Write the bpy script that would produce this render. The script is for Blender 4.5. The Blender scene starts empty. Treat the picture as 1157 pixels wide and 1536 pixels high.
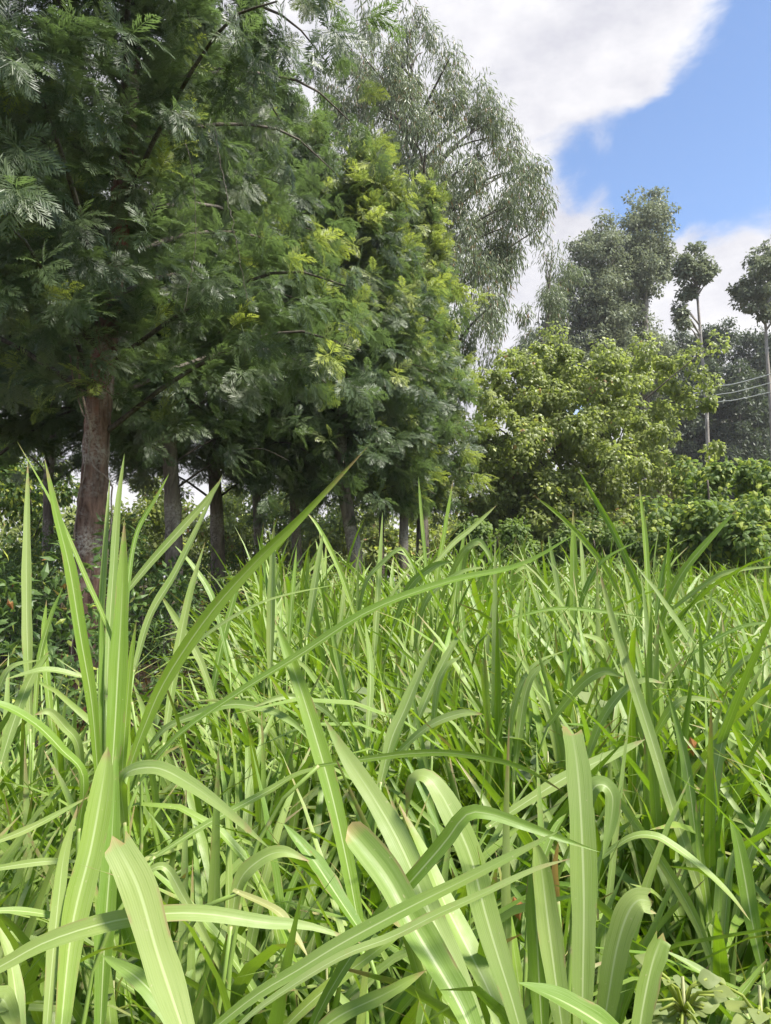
import bpy, math
import numpy as np
from mathutils import Vector, Matrix
R = math.radians
scene = bpy.context.scene
COL = scene.collection

# ------------------------------------------------------------------ camera
FPX, CX, CY = 1160.0, 578.5, 768.0          # focal length and centre, in photo pixels (1157 x 1536)
PITCH, CAMZ = R(5.0), 1.65
cam_d = bpy.data.cameras.new('camera')
cam = bpy.data.objects.new('camera', cam_d); COL.objects.link(cam)
cam.location = (0, 0, CAMZ); cam.rotation_euler = (R(90) + PITCH, 0, 0)
cam_d.sensor_fit = 'VERTICAL'; cam_d.sensor_height = 24.0
cam_d.lens = 24.0 * FPX / 1536.0
cam_d.clip_start = 0.05; cam_d.clip_end = 3000
scene.camera = cam

# ------------------------------------------------------------------ light
SUN_EL, SUN_AZ = R(56), R(114)               # azimuth from +Y (view direction) towards +X
world = bpy.data.worlds.new('World'); scene.world = world; world.use_nodes = True
sun_d = bpy.data.lights.new('sun', 'SUN'); sun_d.energy = 4.4; sun_d.angle = R(10); sun_d.color = (1.0, 0.955, 0.87)
sun = bpy.data.objects.new('sun', sun_d); COL.objects.link(sun)
sd = Vector((math.sin(SUN_AZ) * math.cos(SUN_EL), math.cos(SUN_AZ) * math.cos(SUN_EL), math.sin(SUN_EL)))
sun.rotation_euler = sd.to_track_quat('Z', 'Y').to_euler(); sun.location = (20, 10, 40)

vs = scene.view_settings
vs.view_transform = 'Standard'; vs.look = 'None'; vs.exposure = 1.18; vs.gamma = 1.0; vs.use_curve_mapping = False
scene.render.engine = 'CYCLES'
cy = scene.cycles
cy.max_bounces = 5; cy.diffuse_bounces = 3; cy.glossy_bounces = 1; cy.transmission_bounces = 3; cy.transparent_max_bounces = 4
cy.caustics_reflective = False; cy.caustics_refractive = False
cy.use_adaptive_sampling = True; cy.adaptive_threshold = 0.02

_F = np.array([0, math.cos(PITCH), math.sin(PITCH)]); _U = np.array([0, -math.sin(PITCH), math.cos(PITCH)]); _X = np.array([1.0, 0, 0])
def ray(px, py):
    px = np.asarray(px, float); py = np.asarray(py, float)
    return _F + ((px - CX) / FPX)[..., None] * _X + ((CY - py) / FPX)[..., None] * _U
def at(px, py, y):
    """the point seen at photo pixel (px, py), y metres in front of the camera"""
    d = ray(px, py); y = np.asarray(y, float)
    return d * (y / d[..., 1])[..., None] + np.array([0, 0, CAMZ])

# world: physical sky with broken cumulus cloud
def build_world():
    nt = world.node_tree; N = nt.nodes; L = nt.links
    for n in list(N): N.remove(n)
    out = N.new('ShaderNodeOutputWorld'); bg = N.new('ShaderNodeBackground'); bg.inputs['Strength'].default_value = 0.1
    sky = N.new('ShaderNodeTexSky'); sky.sky_type = 'NISHITA'; sky.sun_disc = False
    sky.sun_elevation = SUN_EL; sky.sun_rotation = SUN_AZ; sky.altitude = 1800; sky.air_density = 1.0; sky.dust_density = 0.6; sky.ozone_density = 2.0
    tc = N.new('ShaderNodeTexCoord')
    def math_(op, a, b=None, c=None, clamp=False):
        n = N.new('ShaderNodeMath'); n.operation = op; n.use_clamp = clamp
        for i, v in enumerate((a, b, c)):
            if v is None: continue
            if isinstance(v, (int, float)): n.inputs[i].default_value = v
            else: L.new(v, n.inputs[i])
        return n.outputs[0]
    def noise(scale, detail, rough, off, dist=0.0):
        m = N.new('ShaderNodeMapping'); m.inputs['Location'].default_value = off; m.inputs['Scale'].default_value = (1, 1, 1.7)
        L.new(tc.outputs['Generated'], m.inputs['Vector'])
        n = N.new('ShaderNodeTexNoise'); n.inputs['Scale'].default_value = scale; n.inputs['Detail'].default_value = detail
        n.inputs['Roughness'].default_value = rough; n.inputs['Distortion'].default_value = dist
        L.new(m.outputs[0], n.inputs['Vector']); return n.outputs['Fac']
    big = noise(2.1, 2, .5, (3.1, 1.7, .4)); fine = noise(6.0, 11, .60, (.3, .8, 2.2), .5)
    val = math_('ADD', math_('MULTIPLY', big, .55), math_('MULTIPLY', math_('SUBTRACT', fine, .245), 2.1))
    # the cloud masses that stand in the sky (direction, angular size in degrees, amount)
    for (px, py, size, amt) in CLOUDS:
        d = ray(px, py); d = d / np.linalg.norm(d)
        v = N.new('ShaderNodeVectorMath'); v.operation = 'DOT_PRODUCT'; L.new(tc.outputs['Generated'], v.inputs[0]); v.inputs[1].default_value = d
        mr = N.new('ShaderNodeMapRange'); mr.interpolation_type = 'SMOOTHSTEP'; L.new(v.outputs['Value'], mr.inputs['Value'])
        mr.inputs['From Min'].default_value = math.cos(R(size)); mr.inputs['From Max'].default_value = math.cos(R(size * .25))
        mr.inputs['To Min'].default_value = 0; mr.inputs['To Max'].default_value = amt
        val = math_('ADD', val, mr.outputs[0])
    sp = N.new('ShaderNodeSeparateXYZ'); L.new(tc.outputs['Generated'], sp.inputs[0])
    lo = N.new('ShaderNodeMapRange'); lo.interpolation_type = 'SMOOTHSTEP'; L.new(sp.outputs['Z'], lo.inputs['Value'])
    lo.inputs['From Min'].default_value = .36; lo.inputs['From Max'].default_value = .10; lo.inputs['To Max'].default_value = .6
    val = math_('ADD', val, lo.outputs[0])
    mask = N.new('ShaderNodeMapRange'); mask.interpolation_type = 'SMOOTHSTEP'; L.new(val, mask.inputs['Value'])
    mask.inputs['From Min'].default_value = .68; mask.inputs['From Max'].default_value = 1.26
    shade = noise(5.5, 10, .62, (1.2, 4.1, .9))
    cr = N.new('ShaderNodeValToRGB'); L.new(shade, cr.inputs['Fac'])
    cr.color_ramp.elements[0].position = .36; cr.color_ramp.elements[0].color = (3.3, 3.3, 3.65, 1)
    cr.color_ramp.elements[1].position = .62; cr.color_ramp.elements[1].color = (4.7, 4.65, 4.75, 1)
    tint = N.new('ShaderNodeMix'); tint.data_type = 'RGBA'; tint.blend_type = 'MULTIPLY'; tint.inputs['Factor'].default_value = 1
    L.new(sky.outputs[0], tint.inputs[6]); tint.inputs[7].default_value = (1.24, 1.22, 1.22, 1)
    mix = N.new('ShaderNodeMix'); mix.data_type = 'RGBA'; L.new(mask.outputs[0], mix.inputs['Factor'])
    L.new(tint.outputs[2], mix.inputs[6]); L.new(cr.outputs[0], mix.inputs[7])
    L.new(mix.outputs[2], bg.inputs['Color']); L.new(bg.outputs[0], out.inputs['Surface'])
CLOUDS = [(760, 10, 17, .42), (880, 70, 10, .34), (970, 40, 6, .25), (1140, 430, 8.5, .62), (1040, 420, 7.5, .5), (830, 390, 7, .50), (480, 350, 24, .35),
          (1160, 170, 10.5, -.62), (1040, 258, 6, -.5), (930, 266, 5.5, -.52), (830, 252, 4, -.45), (200, 600, 34, .3), (1130, 70, 4.5, .22)]
build_world()

# ------------------------------------------------------------------ helpers
rng = np.random.default_rng(7)
def nrm(v): return v / np.maximum(np.linalg.norm(v, axis=-1, keepdims=True), 1e-9)
def mesh_from(name, V, F, mat, attrs=None, smooth=False):
    """V (n,3); F list of int arrays of shape (m,k)"""
    me = bpy.data.meshes.new(name)
    V = np.ascontiguousarray(V, np.float32)
    F = [np.asarray(f, np.int32) for f in F if len(f)]
    me.vertices.add(len(V)); me.vertices.foreach_set('co', V.ravel())
    nl = sum(f.size for f in F); npoly = sum(len(f) for f in F)
    me.loops.add(nl); me.loops.foreach_set('vertex_index', np.concatenate([f.ravel() for f in F]))
    me.polygons.add(npoly)
    tot = np.concatenate([np.full(len(f), f.shape[1], np.int32) for f in F])
    st = np.zeros(npoly, np.int32); st[1:] = np.cumsum(tot)[:-1]
    me.polygons.foreach_set('loop_start', st)
    me.polygons.foreach_set('use_smooth', np.full(npoly, smooth, bool))
    for k, a in (attrs or {}).items():
        at_ = me.attributes.new(k, 'FLOAT', 'POINT'); at_.data.foreach_set('value', np.ascontiguousarray(a, np.float32))
    me.update(calc_edges=True); me.materials.append(mat)
    return me
def link(name, me, parent=None, **props):
    o = bpy.data.objects.new(name, me); COL.objects.link(o)
    if parent is not None: o.parent = parent
    for k, v in props.items(): o[k] = v
    return o
def empty(name, loc, label, cat, group=None):
    o = bpy.data.objects.new(name, None); COL.objects.link(o); o.location = loc; o.empty_display_size = .1
    o['label'] = label; o['category'] = cat
    if group: o['group'] = group
    return o
def world_child(name, me_verts_world, F, mat, parent, attrs=None, smooth=False, **props):
    """a part whose vertices are given in world space"""
    V = np.asarray(me_verts_world) - np.array(parent.location)
    return link(name, mesh_from(name, V, F, mat, attrs, smooth), parent, **props)
def catmull(P, n):
    P = np.asarray(P, float); P = np.vstack([2 * P[0] - P[1], P, 2 * P[-1] - P[-2]])
    m = len(P) - 3; out = []
    for x in np.linspace(0, m - 1e-6, n):
        i = int(x); f = x - i; a, b, c, d = P[i:i + 4]
        out.append(.5 * ((2 * b) + (c - a) * f + (2 * a - 5 * b + 4 * c - d) * f * f + (3 * b - a - 3 * c + d) * f ** 3))
    return np.array(out)
def tube(path, rad, sides=8, wob=None):
    path = np.asarray(path, float); n = len(path); rad = np.broadcast_to(rad, (n,))
    T = nrm(np.gradient(path, axis=0)); ref = np.array([0.31, .95, .02]) if abs(T[0][2]) > .6 else np.array([0, 0, 1.0])
    A = nrm(np.cross(T, ref)); B = np.cross(T, A)
    a = np.linspace(0, 2 * math.pi, sides, endpoint=False)
    r = rad[:, None] * np.ones(sides)
    if wob is not None: r = r * wob
    V = path[:, None, :] + r[..., None] * (np.cos(a)[None, :, None] * A[:, None, :] + np.sin(a)[None, :, None] * B[:, None, :])
    i = np.arange(n - 1)[:, None] * sides; j = np.arange(sides)[None]; k = (j + 1) % sides
    Q = np.stack([i + j, i + k, i + sides + k, i + sides + j], -1).reshape(-1, 4)
    V = V.reshape(-1, 3); V = np.vstack([V, path[:1], path[-1:]])
    c0, c1 = len(V) - 2, len(V) - 1; jj = np.arange(sides); kk = (jj + 1) % sides; b = (n - 1) * sides
    T3 = np.vstack([np.stack([kk, jj, np.full(sides, c0)], -1), np.stack([b + jj, b + kk, np.full(sides, c1)], -1)])
    return V, [Q, T3]
def join(parts):
    """list of (V,[F..],attrs) -> one"""
    Vs, Fs, At = [], {}, {}
    o = 0
    for V, F, *a in parts:
        Vs.append(V)
        for f in F: Fs.setdefault(f.shape[1], []).append(np.asarray(f) + o)
        o += len(V)
        for k, x in (a[0] if a else {}).items(): At.setdefault(k, []).append(x)
    return np.vstack(Vs), [np.vstack(f) for f in Fs.values()], {k: np.concatenate(x) for k, x in At.items()}
def frames(d, up):
    """rotation matrices with columns X=d, Y, Z~up"""
    X = nrm(d); Z = nrm(up - (up * X).sum(-1, keepdims=True) * X); Y = np.cross(Z, X)
    return np.stack([X, Y, Z], -1)
def instances(tv, tf, ta, pos, rot, scale, ia=None):
    n, v = len(pos), len(tv)
    V = np.einsum('nij,vj->nvi', rot * np.asarray(scale)[:, None, None], tv) + pos[:, None, :]
    off = (np.arange(n) * v)[:, None, None]
    F = [(f[None] + off).reshape(-1, f.shape[1]) for f in tf]
    A = {k: np.tile(a, n) for k, a in ta.items()}
    for k, a in (ia or {}).items(): A[k] = np.repeat(a, v)
    return V.reshape(-1, 3), F, A
def rdir(n):
    return nrm(rng.normal(size=(n, 3)))

# ------------------------------------------------------------------ materials
class NT:
    def __init__(s, name):
        s.m = bpy.data.materials.new(name); s.m.use_nodes = True; s.t = s.m.node_tree; s.N = s.t.nodes; s.L = s.t.links
        for n in list(s.N): s.N.remove(n)
        s.out = s.N.new('ShaderNodeOutputMaterial')
    def put(s, sock, v):
        if isinstance(v, bpy.types.NodeSocket): s.L.new(v, sock)
        else: sock.default_value = v
    def attr(s, name):
        n = s.N.new('ShaderNodeAttribute'); n.attribute_name = name; return n.outputs['Fac']
    def math(s, op, a, b=0.0, clamp=False):
        n = s.N.new('ShaderNodeMath'); n.operation = op; n.use_clamp = clamp; s.put(n.inputs[0], a); s.put(n.inputs[1], b); return n.outputs[0]
    def mix(s, f, a, b, mode='MIX'):
        n = s.N.new('ShaderNodeMix'); n.data_type = 'RGBA'; n.blend_type = mode; s.put(n.inputs['Factor'], f)
        for i, c in ((6, a), (7, b)): s.put(n.inputs[i], c if isinstance(c, bpy.types.NodeSocket) else (*c[:3], 1))
        return n.outputs[2]
    def rng(s, v, a, b, c=0.0, d=1.0, smooth=True):
        n = s.N.new('ShaderNodeMapRange'); n.interpolation_type = 'SMOOTHSTEP' if smooth else 'LINEAR'
        s.put(n.inputs['Value'], v)
        for k, x in (('From Min', a), ('From Max', b), ('To Min', c), ('To Max', d)): n.inputs[k].default_value = x
        return n.outputs[0]
    def noise(s, scale, detail=4, rough=.55, vec=None, dist=0.0):
        n = s.N.new('ShaderNodeTexNoise'); n.inputs['Scale'].default_value = scale; n.inputs['Detail'].default_value = detail
        n.inputs['Roughness'].default_value = rough; n.inputs['Distortion'].default_value = dist
        s.L.new(vec if vec is not None else s.geo(), n.inputs['Vector']); return n.outputs['Fac']
    def geo(s, k='Position'):
        if not hasattr(s, '_g'): s._g = s.N.new('ShaderNodeNewGeometry')
        return s._g.outputs[k]
    def objc(s, scale=(1, 1, 1)):
        n = s.N.new('ShaderNodeTexCoord'); m = s.N.new('ShaderNodeMapping'); m.inputs['Scale'].default_value = scale
        s.L.new(n.outputs['Object'], m.inputs['Vector']); return m.outputs[0]
    def orand(s):
        return s.N.new('ShaderNodeObjectInfo').outputs['Random']
    def bump(s, h, strength, dist=.01):
        n = s.N.new('ShaderNodeBump'); n.inputs['Strength'].default_value = strength; n.inputs['Distance'].default_value = dist
        s.L.new(h, n.inputs['Height']); return n.outputs[0]
    def bsdf(s, col, rough=.5, spec=.5, normal=None):
        n = s.N.new('ShaderNodeBsdfPrincipled'); s.put(n.inputs['Base Color'], col if isinstance(col, bpy.types.NodeSocket) else (*col, 1))
        s.put(n.inputs['Roughness'], rough); s.put(n.inputs['Specular IOR Level'], spec)
        if normal is not None: s.L.new(normal, n.inputs['Normal'])
        return n.outputs[0]
    def finish(s, sh): s.L.new(sh, s.out.inputs['Surface']); return s.m
    def leafy(s, col, tcol, trans, rough, spec, normal=None):
        p = s.bsdf(col, rough, spec, normal)
        t = s.N.new('ShaderNodeBsdfTranslucent'); s.put(t.inputs['Color'], tcol if isinstance(tcol, bpy.types.NodeSocket) else (*tcol, 1))
        x = s.N.new('ShaderNodeMixShader'); s.put(x.inputs[0], trans); s.L.new(p, x.inputs[1]); s.L.new(t.outputs[0], x.inputs[2])
        return s.finish(x.outputs[0])

def grass_mat():
    m = NT('fodder_grass_leaf')
    u, t, rn = m.attr('u'), m.attr('t'), m.attr('rnd')
    r2 = m.math('FRACT', m.math('ADD', m.math('MULTIPLY', m.orand(), 7.3), rn))
    pale = m.attr('pale')
    green = m.mix(r2, (.085, .175, .010), (.20, .32, .018))
    under_sheen = m.mix(r2, (.225, .30, .085), (.31, .375, .13))  # paler leaf underside, with sky sheen put into the colour
    col = m.mix(pale, green, under_sheen)
    big = m.noise(9, 3)
    col = m.mix(m.rng(big, .35, .7, 0, .4), col, (.15, .28, .02))
    col = m.mix(m.rng(m.noise(4, 2), .5, .75, 0, .25), col, (.33, .36, .06))
    spk = m.rng(m.noise(160, 2, .5), .70, .76)
    col = m.mix(m.math('MULTIPLY', spk, .6), col, (.45, .42, .22))
    au = m.math('ABSOLUTE', u)
    # fine lengthwise veins
    st = m.math('SINE', m.math('MULTIPLY', u, 47.0))
    col = m.mix(m.rng(st, -.2, 1, 0, .10), col, (.34, .44, .16))
    cb = m.N.new('ShaderNodeCombineXYZ'); m.put(cb.inputs[0], m.math('MULTIPLY', u, 9.0)); m.put(cb.inputs[1], m.math('MULTIPLY', t, 2.2)); m.put(cb.inputs[2], m.math('MULTIPLY', r2, 60.0))
    streak = m.noise(1.6, 5, .62, cb.outputs[0])
    col = m.mix(m.rng(streak, .40, .70, 0, .42), col, (.29, .37, .13)); col = m.mix(m.rng(streak, .48, .28, 0, .40), col, (.07, .15, .012))
    # dry tips, margins and blotches
    nz = m.noise(38, 4, .6)
    dry = m.math('MULTIPLY', m.rng(t, .84, 1.0), m.rng(m.math('ADD', nz, m.math('MULTIPLY', r2, .3)), .62, .80))
    blot = m.math('MULTIPLY', m.rng(m.noise(14, 5, .65), .60, .72), m.rng(r2, .82, .98))
    edge = m.math('MULTIPLY', m.rng(au, .75, 1.0), m.rng(m.noise(21, 3), .56, .66))
    d = m.math('MAXIMUM', dry, m.math('MULTIPLY', m.math('MAXIMUM', blot, edge), .75))
    col = m.mix(d, col, (.30, .22, .10))
    rib = m.math('MULTIPLY', m.rng(au, .03, .12, 1, 0), m.rng(t, .45, .95, 1, 0))
    col = m.mix(m.math('MULTIPLY', rib, .8), col, (.48, .56, .26))
    dead = m.attr('dead')
    col = m.mix(dead, col, m.mix(nz, (.34, .22, .07), (.46, .36, .17)))
    tc = m.mix(m.rng(d, 0, 1), m.mix(r2, (.22, .42, .008), (.36, .56, .018)), (.3, .2, .06))
    tc = m.mix(dead, tc, (.45, .27, .06))
    h = m.math('ADD', m.math('MULTIPLY', st, .4), m.math('MULTIPLY', rib, -1.5))
    return m.leafy(col, tc, .28, m.rng(nz, .3, .7, .42, .58), .42, m.bump(h, .12, .0005))
def stem_mat():
    m = NT('fodder_grass_stem')
    t = m.attr('t'); n = m.noise(16, 3)
    col = m.mix(n, (.13, .22, .03), (.24, .33, .08))
    ring = m.rng(m.math('ABSOLUTE', m.math('SUBTRACT', m.math('FRACT', m.math('MULTIPLY', t, 7)), .5)), .44, .5)
    col = m.mix(m.math('MULTIPLY', ring, .7), col, (.36, .33, .16))
    return m.finish(m.bsdf(col, .45, .4))
def leaf_mat(name, dark, light, under, tcol, trans=.3, rough=.45, spec=.4, fresh=(.44, .49, .085), ftr=(.68, .78, .11), dry=None):
    m = NT(name)
    rn = m.math('FRACT', m.math('ADD', m.attr('rnd'), m.math('MULTIPLY', m.orand(), 3.7)))
    f = m.attr('fresh')
    col = m.mix(rn, dark, light)
    col = m.mix(m.math('MULTIPLY', m.geo('Backfacing'), .85), col, under)
    col = m.mix(f, col, fresh)
    tc = m.mix(f, tcol, ftr)
    if dry:
        dd = m.rng(rn, dry[0], dry[0] + .015); col = m.mix(dd, col, dry[1]); tc = m.mix(dd, tc, dry[1])
    return m.leafy(col, tc, trans, rough, spec)
def bark_mat(name, a, b, c, patch=None, scale=1.0, bump=.8):
    m = NT(name)
    v = m.objc((9 * scale, 9 * scale, 1.6 * scale)); n = m.noise(1.6, 8, .65, v, .6); n2 = m.noise(1.1 * scale, 4, .6, m.objc()); n3 = m.noise(30 * scale, 5, .6, m.objc())
    col = m.mix(m.rng(n, .3, .68), a, b)
    col = m.mix(m.math('MULTIPLY', m.rng(n2, .48, .62), m.rng(n3, .35, .6)), col, c)
    if patch: col = m.mix(m.math('MULTIPLY', m.rng(m.noise(.9, 5, .6, m.objc((1.6, 1.6, .8))), .50, .60), .85), col, m.mix(n, patch[0], patch[1]))
    return m.finish(m.bsdf(col, .85, .2, m.bump(m.math('ADD', n, m.math('MULTIPLY', n3, .3)), bump, .03)))
M_GRASS, M_STEM = grass_mat(), stem_mat()
M_GREV = leaf_mat('silky_oak_leaf', (.050, .078, .036), (.118, .160, .068), (.25, .275, .19), (.20, .31, .08), .35, .42, .45)
M_EUC = leaf_mat('gum_leaf', (.13, .165, .088), (.21, .245, .14), (.19, .22, .145), (.25, .32, .11), .34, .4, .5, dry=(.96, (.25, .16, .07)))
M_FAR = leaf_mat('far_gum_leaf', (.15, .185, .11), (.26, .29, .18), (.24, .25, .18), (.25, .29, .15), .33, .5, .4)  # grey-green gum leaf, its colour lightened further to stand in for haze
M_DARKWOOD = leaf_mat('far_wood_leaf', (.050, .068, .038), (.095, .118, .066), (.07, .088, .05), (.10, .14, .05), .28, .5, .4)
M_CROT = leaf_mat('broad_leaf', (.16, .195, .06), (.28, .315, .115), (.25, .275, .15), (.38, .47, .10), .42, .42, .45, dry=(.975, (.33, .2, .08)))
M_BUSH = leaf_mat('bush_leaf', (.10, .155, .045), (.19, .26, .08), (.18, .22, .11), (.28, .41, .07), .36, .55, .3)
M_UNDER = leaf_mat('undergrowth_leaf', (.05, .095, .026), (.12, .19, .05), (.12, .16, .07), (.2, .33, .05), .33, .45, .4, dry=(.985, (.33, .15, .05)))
M_BARK = bark_mat('silky_oak_bark', (.07, .038, .026), (.29, .18, .13), (.48, .43, .36), ((.16, .045, .026), (.34, .12, .07)), 1.3, 1.0)
M_BARK2 = bark_mat('grove_bark', (.11, .088, .072), (.30, .25, .205), (.48, .44, .38), None)
M_GUMBARK = bark_mat('gum_bark', (.16, .14, .12), (.36, .33, .29), (.48, .46, .42), None, .6, .4)
M_TWIG = bark_mat('twig_bark', (.06, .05, .04), (.14, .12, .095), (.2, .18, .15), None, 2, .3)
M_VINE = bark_mat('vine_bark', (.16, .11, .08), (.30, .23, .18), (.36, .31, .26), None, 3, .3)

# ------------------------------------------------------------------ ground
def ground_z(x, y):
    x = np.asarray(x, float); y = np.asarray(y, float)
    left = 1 / (1 + np.exp((x + .8 + .06 * y) * 1.3)) * np.clip((y - 3.0) / 4, 0, 1)
    return .35 * left + .03 * np.clip(y - 4, 0, 22) + .05 * np.sin(x * 1.3 + .5) * np.sin(y * .9)
def build_ground():
    gx = np.concatenate([np.linspace(-900, -60, 12), np.linspace(-50, 50, 121), np.linspace(60, 900, 12)])
    gy = np.concatenate([np.linspace(-60, -6, 8), np.linspace(-5, 60, 90), np.linspace(70, 1200, 16)])
    X, Y = np.meshgrid(gx, gy); Z = ground_z(X, Y)
    V = np.stack([X, Y, Z], -1).reshape(-1, 3); w = len(gx)
    i = np.arange(len(gy) - 1)[:, None] * w; j = np.arange(w - 1)[None]
    F = np.stack([i + j, i + j + 1, i + j + w + 1, i + j + w], -1).reshape(-1, 4)
    m = NT('soil_and_litter'); n = m.noise(3, 6, .6); n2 = m.noise(22, 5, .65)
    col = m.mix(m.rng(n2, .3, .7), (.028, .020, .012), (.085, .06, .035)); col = m.mix(m.rng(n, .5, .68), col, (.035, .06, .014))
    mat = m.finish(m.bsdf(col, .95, .1, m.bump(n2, .9, .04)))
    link('ground', mesh_from('ground', V, [F], mat, smooth=True), kind='structure', label='dark soil of the field under the grass and trees')
build_ground()

# ------------------------------------------------------------------ silky oaks
rng = np.random.default_rng(11)
def frond_template(pairs=10, seed=0, fork=True):
    """a fern-like leaf of length 1 along +X, drooping"""
    r = np.random.default_rng(seed); V, F3, F4, U = [], [], [], []
    def bend(p):
        p = np.array(p, float); s = p[0]; p[2] += -.34 * s * s + .12 * s - .25 * abs(p[1]) * .6; return p
    n = pairs
    for i in range(n):
        s = .14 + .80 * i / (n - 1); l = (.36 * math.sin(math.pi * (.16 + .80 * (1 - (1 - s) ** 1.2)) ** .9) + .06) * r.uniform(.85, 1.12)
        for sg in (-1, 1):
            a = R(r.uniform(36, 50)); d = np.array([math.cos(a), sg * math.sin(a), r.uniform(-.15, .2)]); q = np.array([-d[1], d[0], 0])
            b = np.array([s + r.uniform(-.02, .02), 0, 0]); wd = .026
            o = len(V); V += [bend(b), bend(b + d * l * .5 + q * wd), bend(b + d * l), bend(b + d * l * .5 - q * wd)]; F4.append([o, o + 3, o + 2, o + 1] if sg > 0 else [o, o + 3, o + 2, o + 1])
            if fork and l > .26:
                a2 = a + R(32) * (1 if i % 2 else -1) ; d2 = np.array([math.cos(a2), sg * math.sin(a2), d[2]]); b2 = b + d * l * .42
                o = len(V); V += [bend(b2), bend(b2 + d2 * l * .28 + q * .017), bend(b2 + d2 * l * .5), bend(b2 + d2 * l * .28 - q * .017)]; F4.append([o, o + 3, o + 2, o + 1])
    o = len(V)
    for s in (0, .5, 1.02):
        V += [bend((s, .012 * (1.1 - s), .004)), bend((s, -.012 * (1.1 - s), .004))]
    F4 += [[o, o + 1, o + 3, o + 2], [o + 2, o + 3, o + 5, o + 4]]
    return np.array(V), [np.array(F4)], {}
FR = [frond_template(11, 1), frond_template(9, 2), frond_template(7, 3, False)]
def spray_frames(n_fronds, axis, up=None):
    """frond directions round one shoot"""
    axis = nrm(axis); a = np.arange(n_fronds) * 2.4 + rng.uniform(0, 6); el = rng.uniform(R(15), R(80), n_fronds)
    ref = np.array([0, 0, 1.0]) if abs(axis[2]) < .9 else np.array([1.0, 0, 0])
    A = nrm(np.cross(axis, ref)); B = np.cross(axis, A)
    d = np.cos(el)[:, None] * axis + np.sin(el)[:, None] * (np.cos(a)[:, None] * A + np.sin(a)[:, None] * B)
    d[:, 2] -= .34
    up = axis[None] * .8 + np.array([0, 0, .7])[None] - d * .2 + rng.normal(0, .18, (n_fronds, 3))
    return nrm(d), up
def spray_mesh(seed, fresh):
    parts = []
    d, up = spray_frames(10, np.array([1.0, 0, .25])); base = np.stack([np.linspace(-.45, .12, 10), np.zeros(10), np.linspace(-.06, .02, 10)], -1)
    Rm = frames(d, up)
    for k in range(10):
        tv, tf, ta = FR[k % 2]
        V, F, A = instances(tv, tf, ta, base[k:k + 1], Rm[k:k + 1], [rng.uniform(.8, 1.1)], {'rnd': np.array([rng.uniform(0, 1)]), 'fresh': np.array([fresh * rng.uniform(.5, 1) * (k / 9) ** .7])})
        parts.append((V, F, A))
    tw, tfc = tube(np.array([[-.7, 0, -.12], [-.2, 0, -.03], [.12, 0, .02]]), [.014, .012, .006], 4)
    parts.append((tw, tfc, {'rnd': np.full(len(tw), .9), 'fresh': np.full(len(tw), 0.0)}))
    V, F, A = join(parts); return mesh_from('leaf_spray', V, F, M_GREV, A)
SPRAYS = [spray_mesh(i, f) for i, f in enumerate((0, 0, 0, .25, .5, .9))]

def crown_group():
    """geometry nodes: put one of the leaf sprays on every point of a crown"""
    g = bpy.data.node_groups.new('leaf_sprays_on_points', 'GeometryNodeTree')
    g.interface.new_socket('Geometry', in_out='INPUT', socket_type='NodeSocketGeometry'); g.interface.new_socket('Geometry', in_out='OUTPUT', socket_type='NodeSocketGeometry')
    N, L = g.nodes, g.links; gi, go = N.new('NodeGroupInput'), N.new('NodeGroupOutput')
    jn = N.new('GeometryNodeJoinGeometry')
    for me in reversed(SPRAYS):
        oi = N.new('GeometryNodeObjectInfo'); oi.inputs['Object'].default_value = bpy.data.objects.new('leaf_spray_source', me); oi.inputs['As Instance'].default_value = False
        gt = N.new('GeometryNodeGeometryToInstance'); L.new(oi.outputs['Geometry'], gt.inputs[0]); L.new(gt.outputs[0], jn.inputs[0])
    ip = N.new('GeometryNodeInstanceOnPoints'); ip.inputs['Pick Instance'].default_value = True
    L.new(gi.outputs[0], ip.inputs['Points']); L.new(jn.outputs[0], ip.inputs['Instance'])
    for nm, ty, sk in (('turn', 'FLOAT_VECTOR', 'Rotation'), ('size', 'FLOAT', 'Scale'), ('pick', 'INT', 'Instance Index')):
        a = N.new('GeometryNodeInputNamedAttribute'); a.data_type = ty; a.inputs['Name'].default_value = nm; L.new(a.outputs['Attribute'], ip.inputs[sk])
    L.new(ip.outputs[0], go.inputs[0]); return g
CROWN_NODES = crown_group()
def crown_points(root, pos, axs, size, pick):
    me = bpy.data.meshes.new('crown'); me.vertices.add(len(pos)); me.vertices.foreach_set('co', np.ascontiguousarray(pos - np.array(root.location), np.float32).ravel())
    up = np.stack([rng.normal(0, .35, len(pos)), rng.normal(0, .35, len(pos)), np.ones(len(pos))], -1); Rm = frames(axs, up)
    eul = np.array([Matrix(r.tolist()).to_euler() for r in Rm])
    a = me.attributes.new('turn', 'FLOAT_VECTOR', 'POINT'); a.data.foreach_set('vector', np.ascontiguousarray(eul, np.float32).ravel())
    a = me.attributes.new('size', 'FLOAT', 'POINT'); a.data.foreach_set('value', np.ascontiguousarray(size, np.float32))
    a = me.attributes.new('pick', 'INT', 'POINT'); a.data.foreach_set('value', np.ascontiguousarray(pick, np.int32))
    me.materials.append(M_GREV)
    o = link('crown', me, root, kind='stuff'); md = o.modifiers.new('leaf_sprays', 'NODES'); md.node_group = CROWN_NODES
    return o

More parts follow.
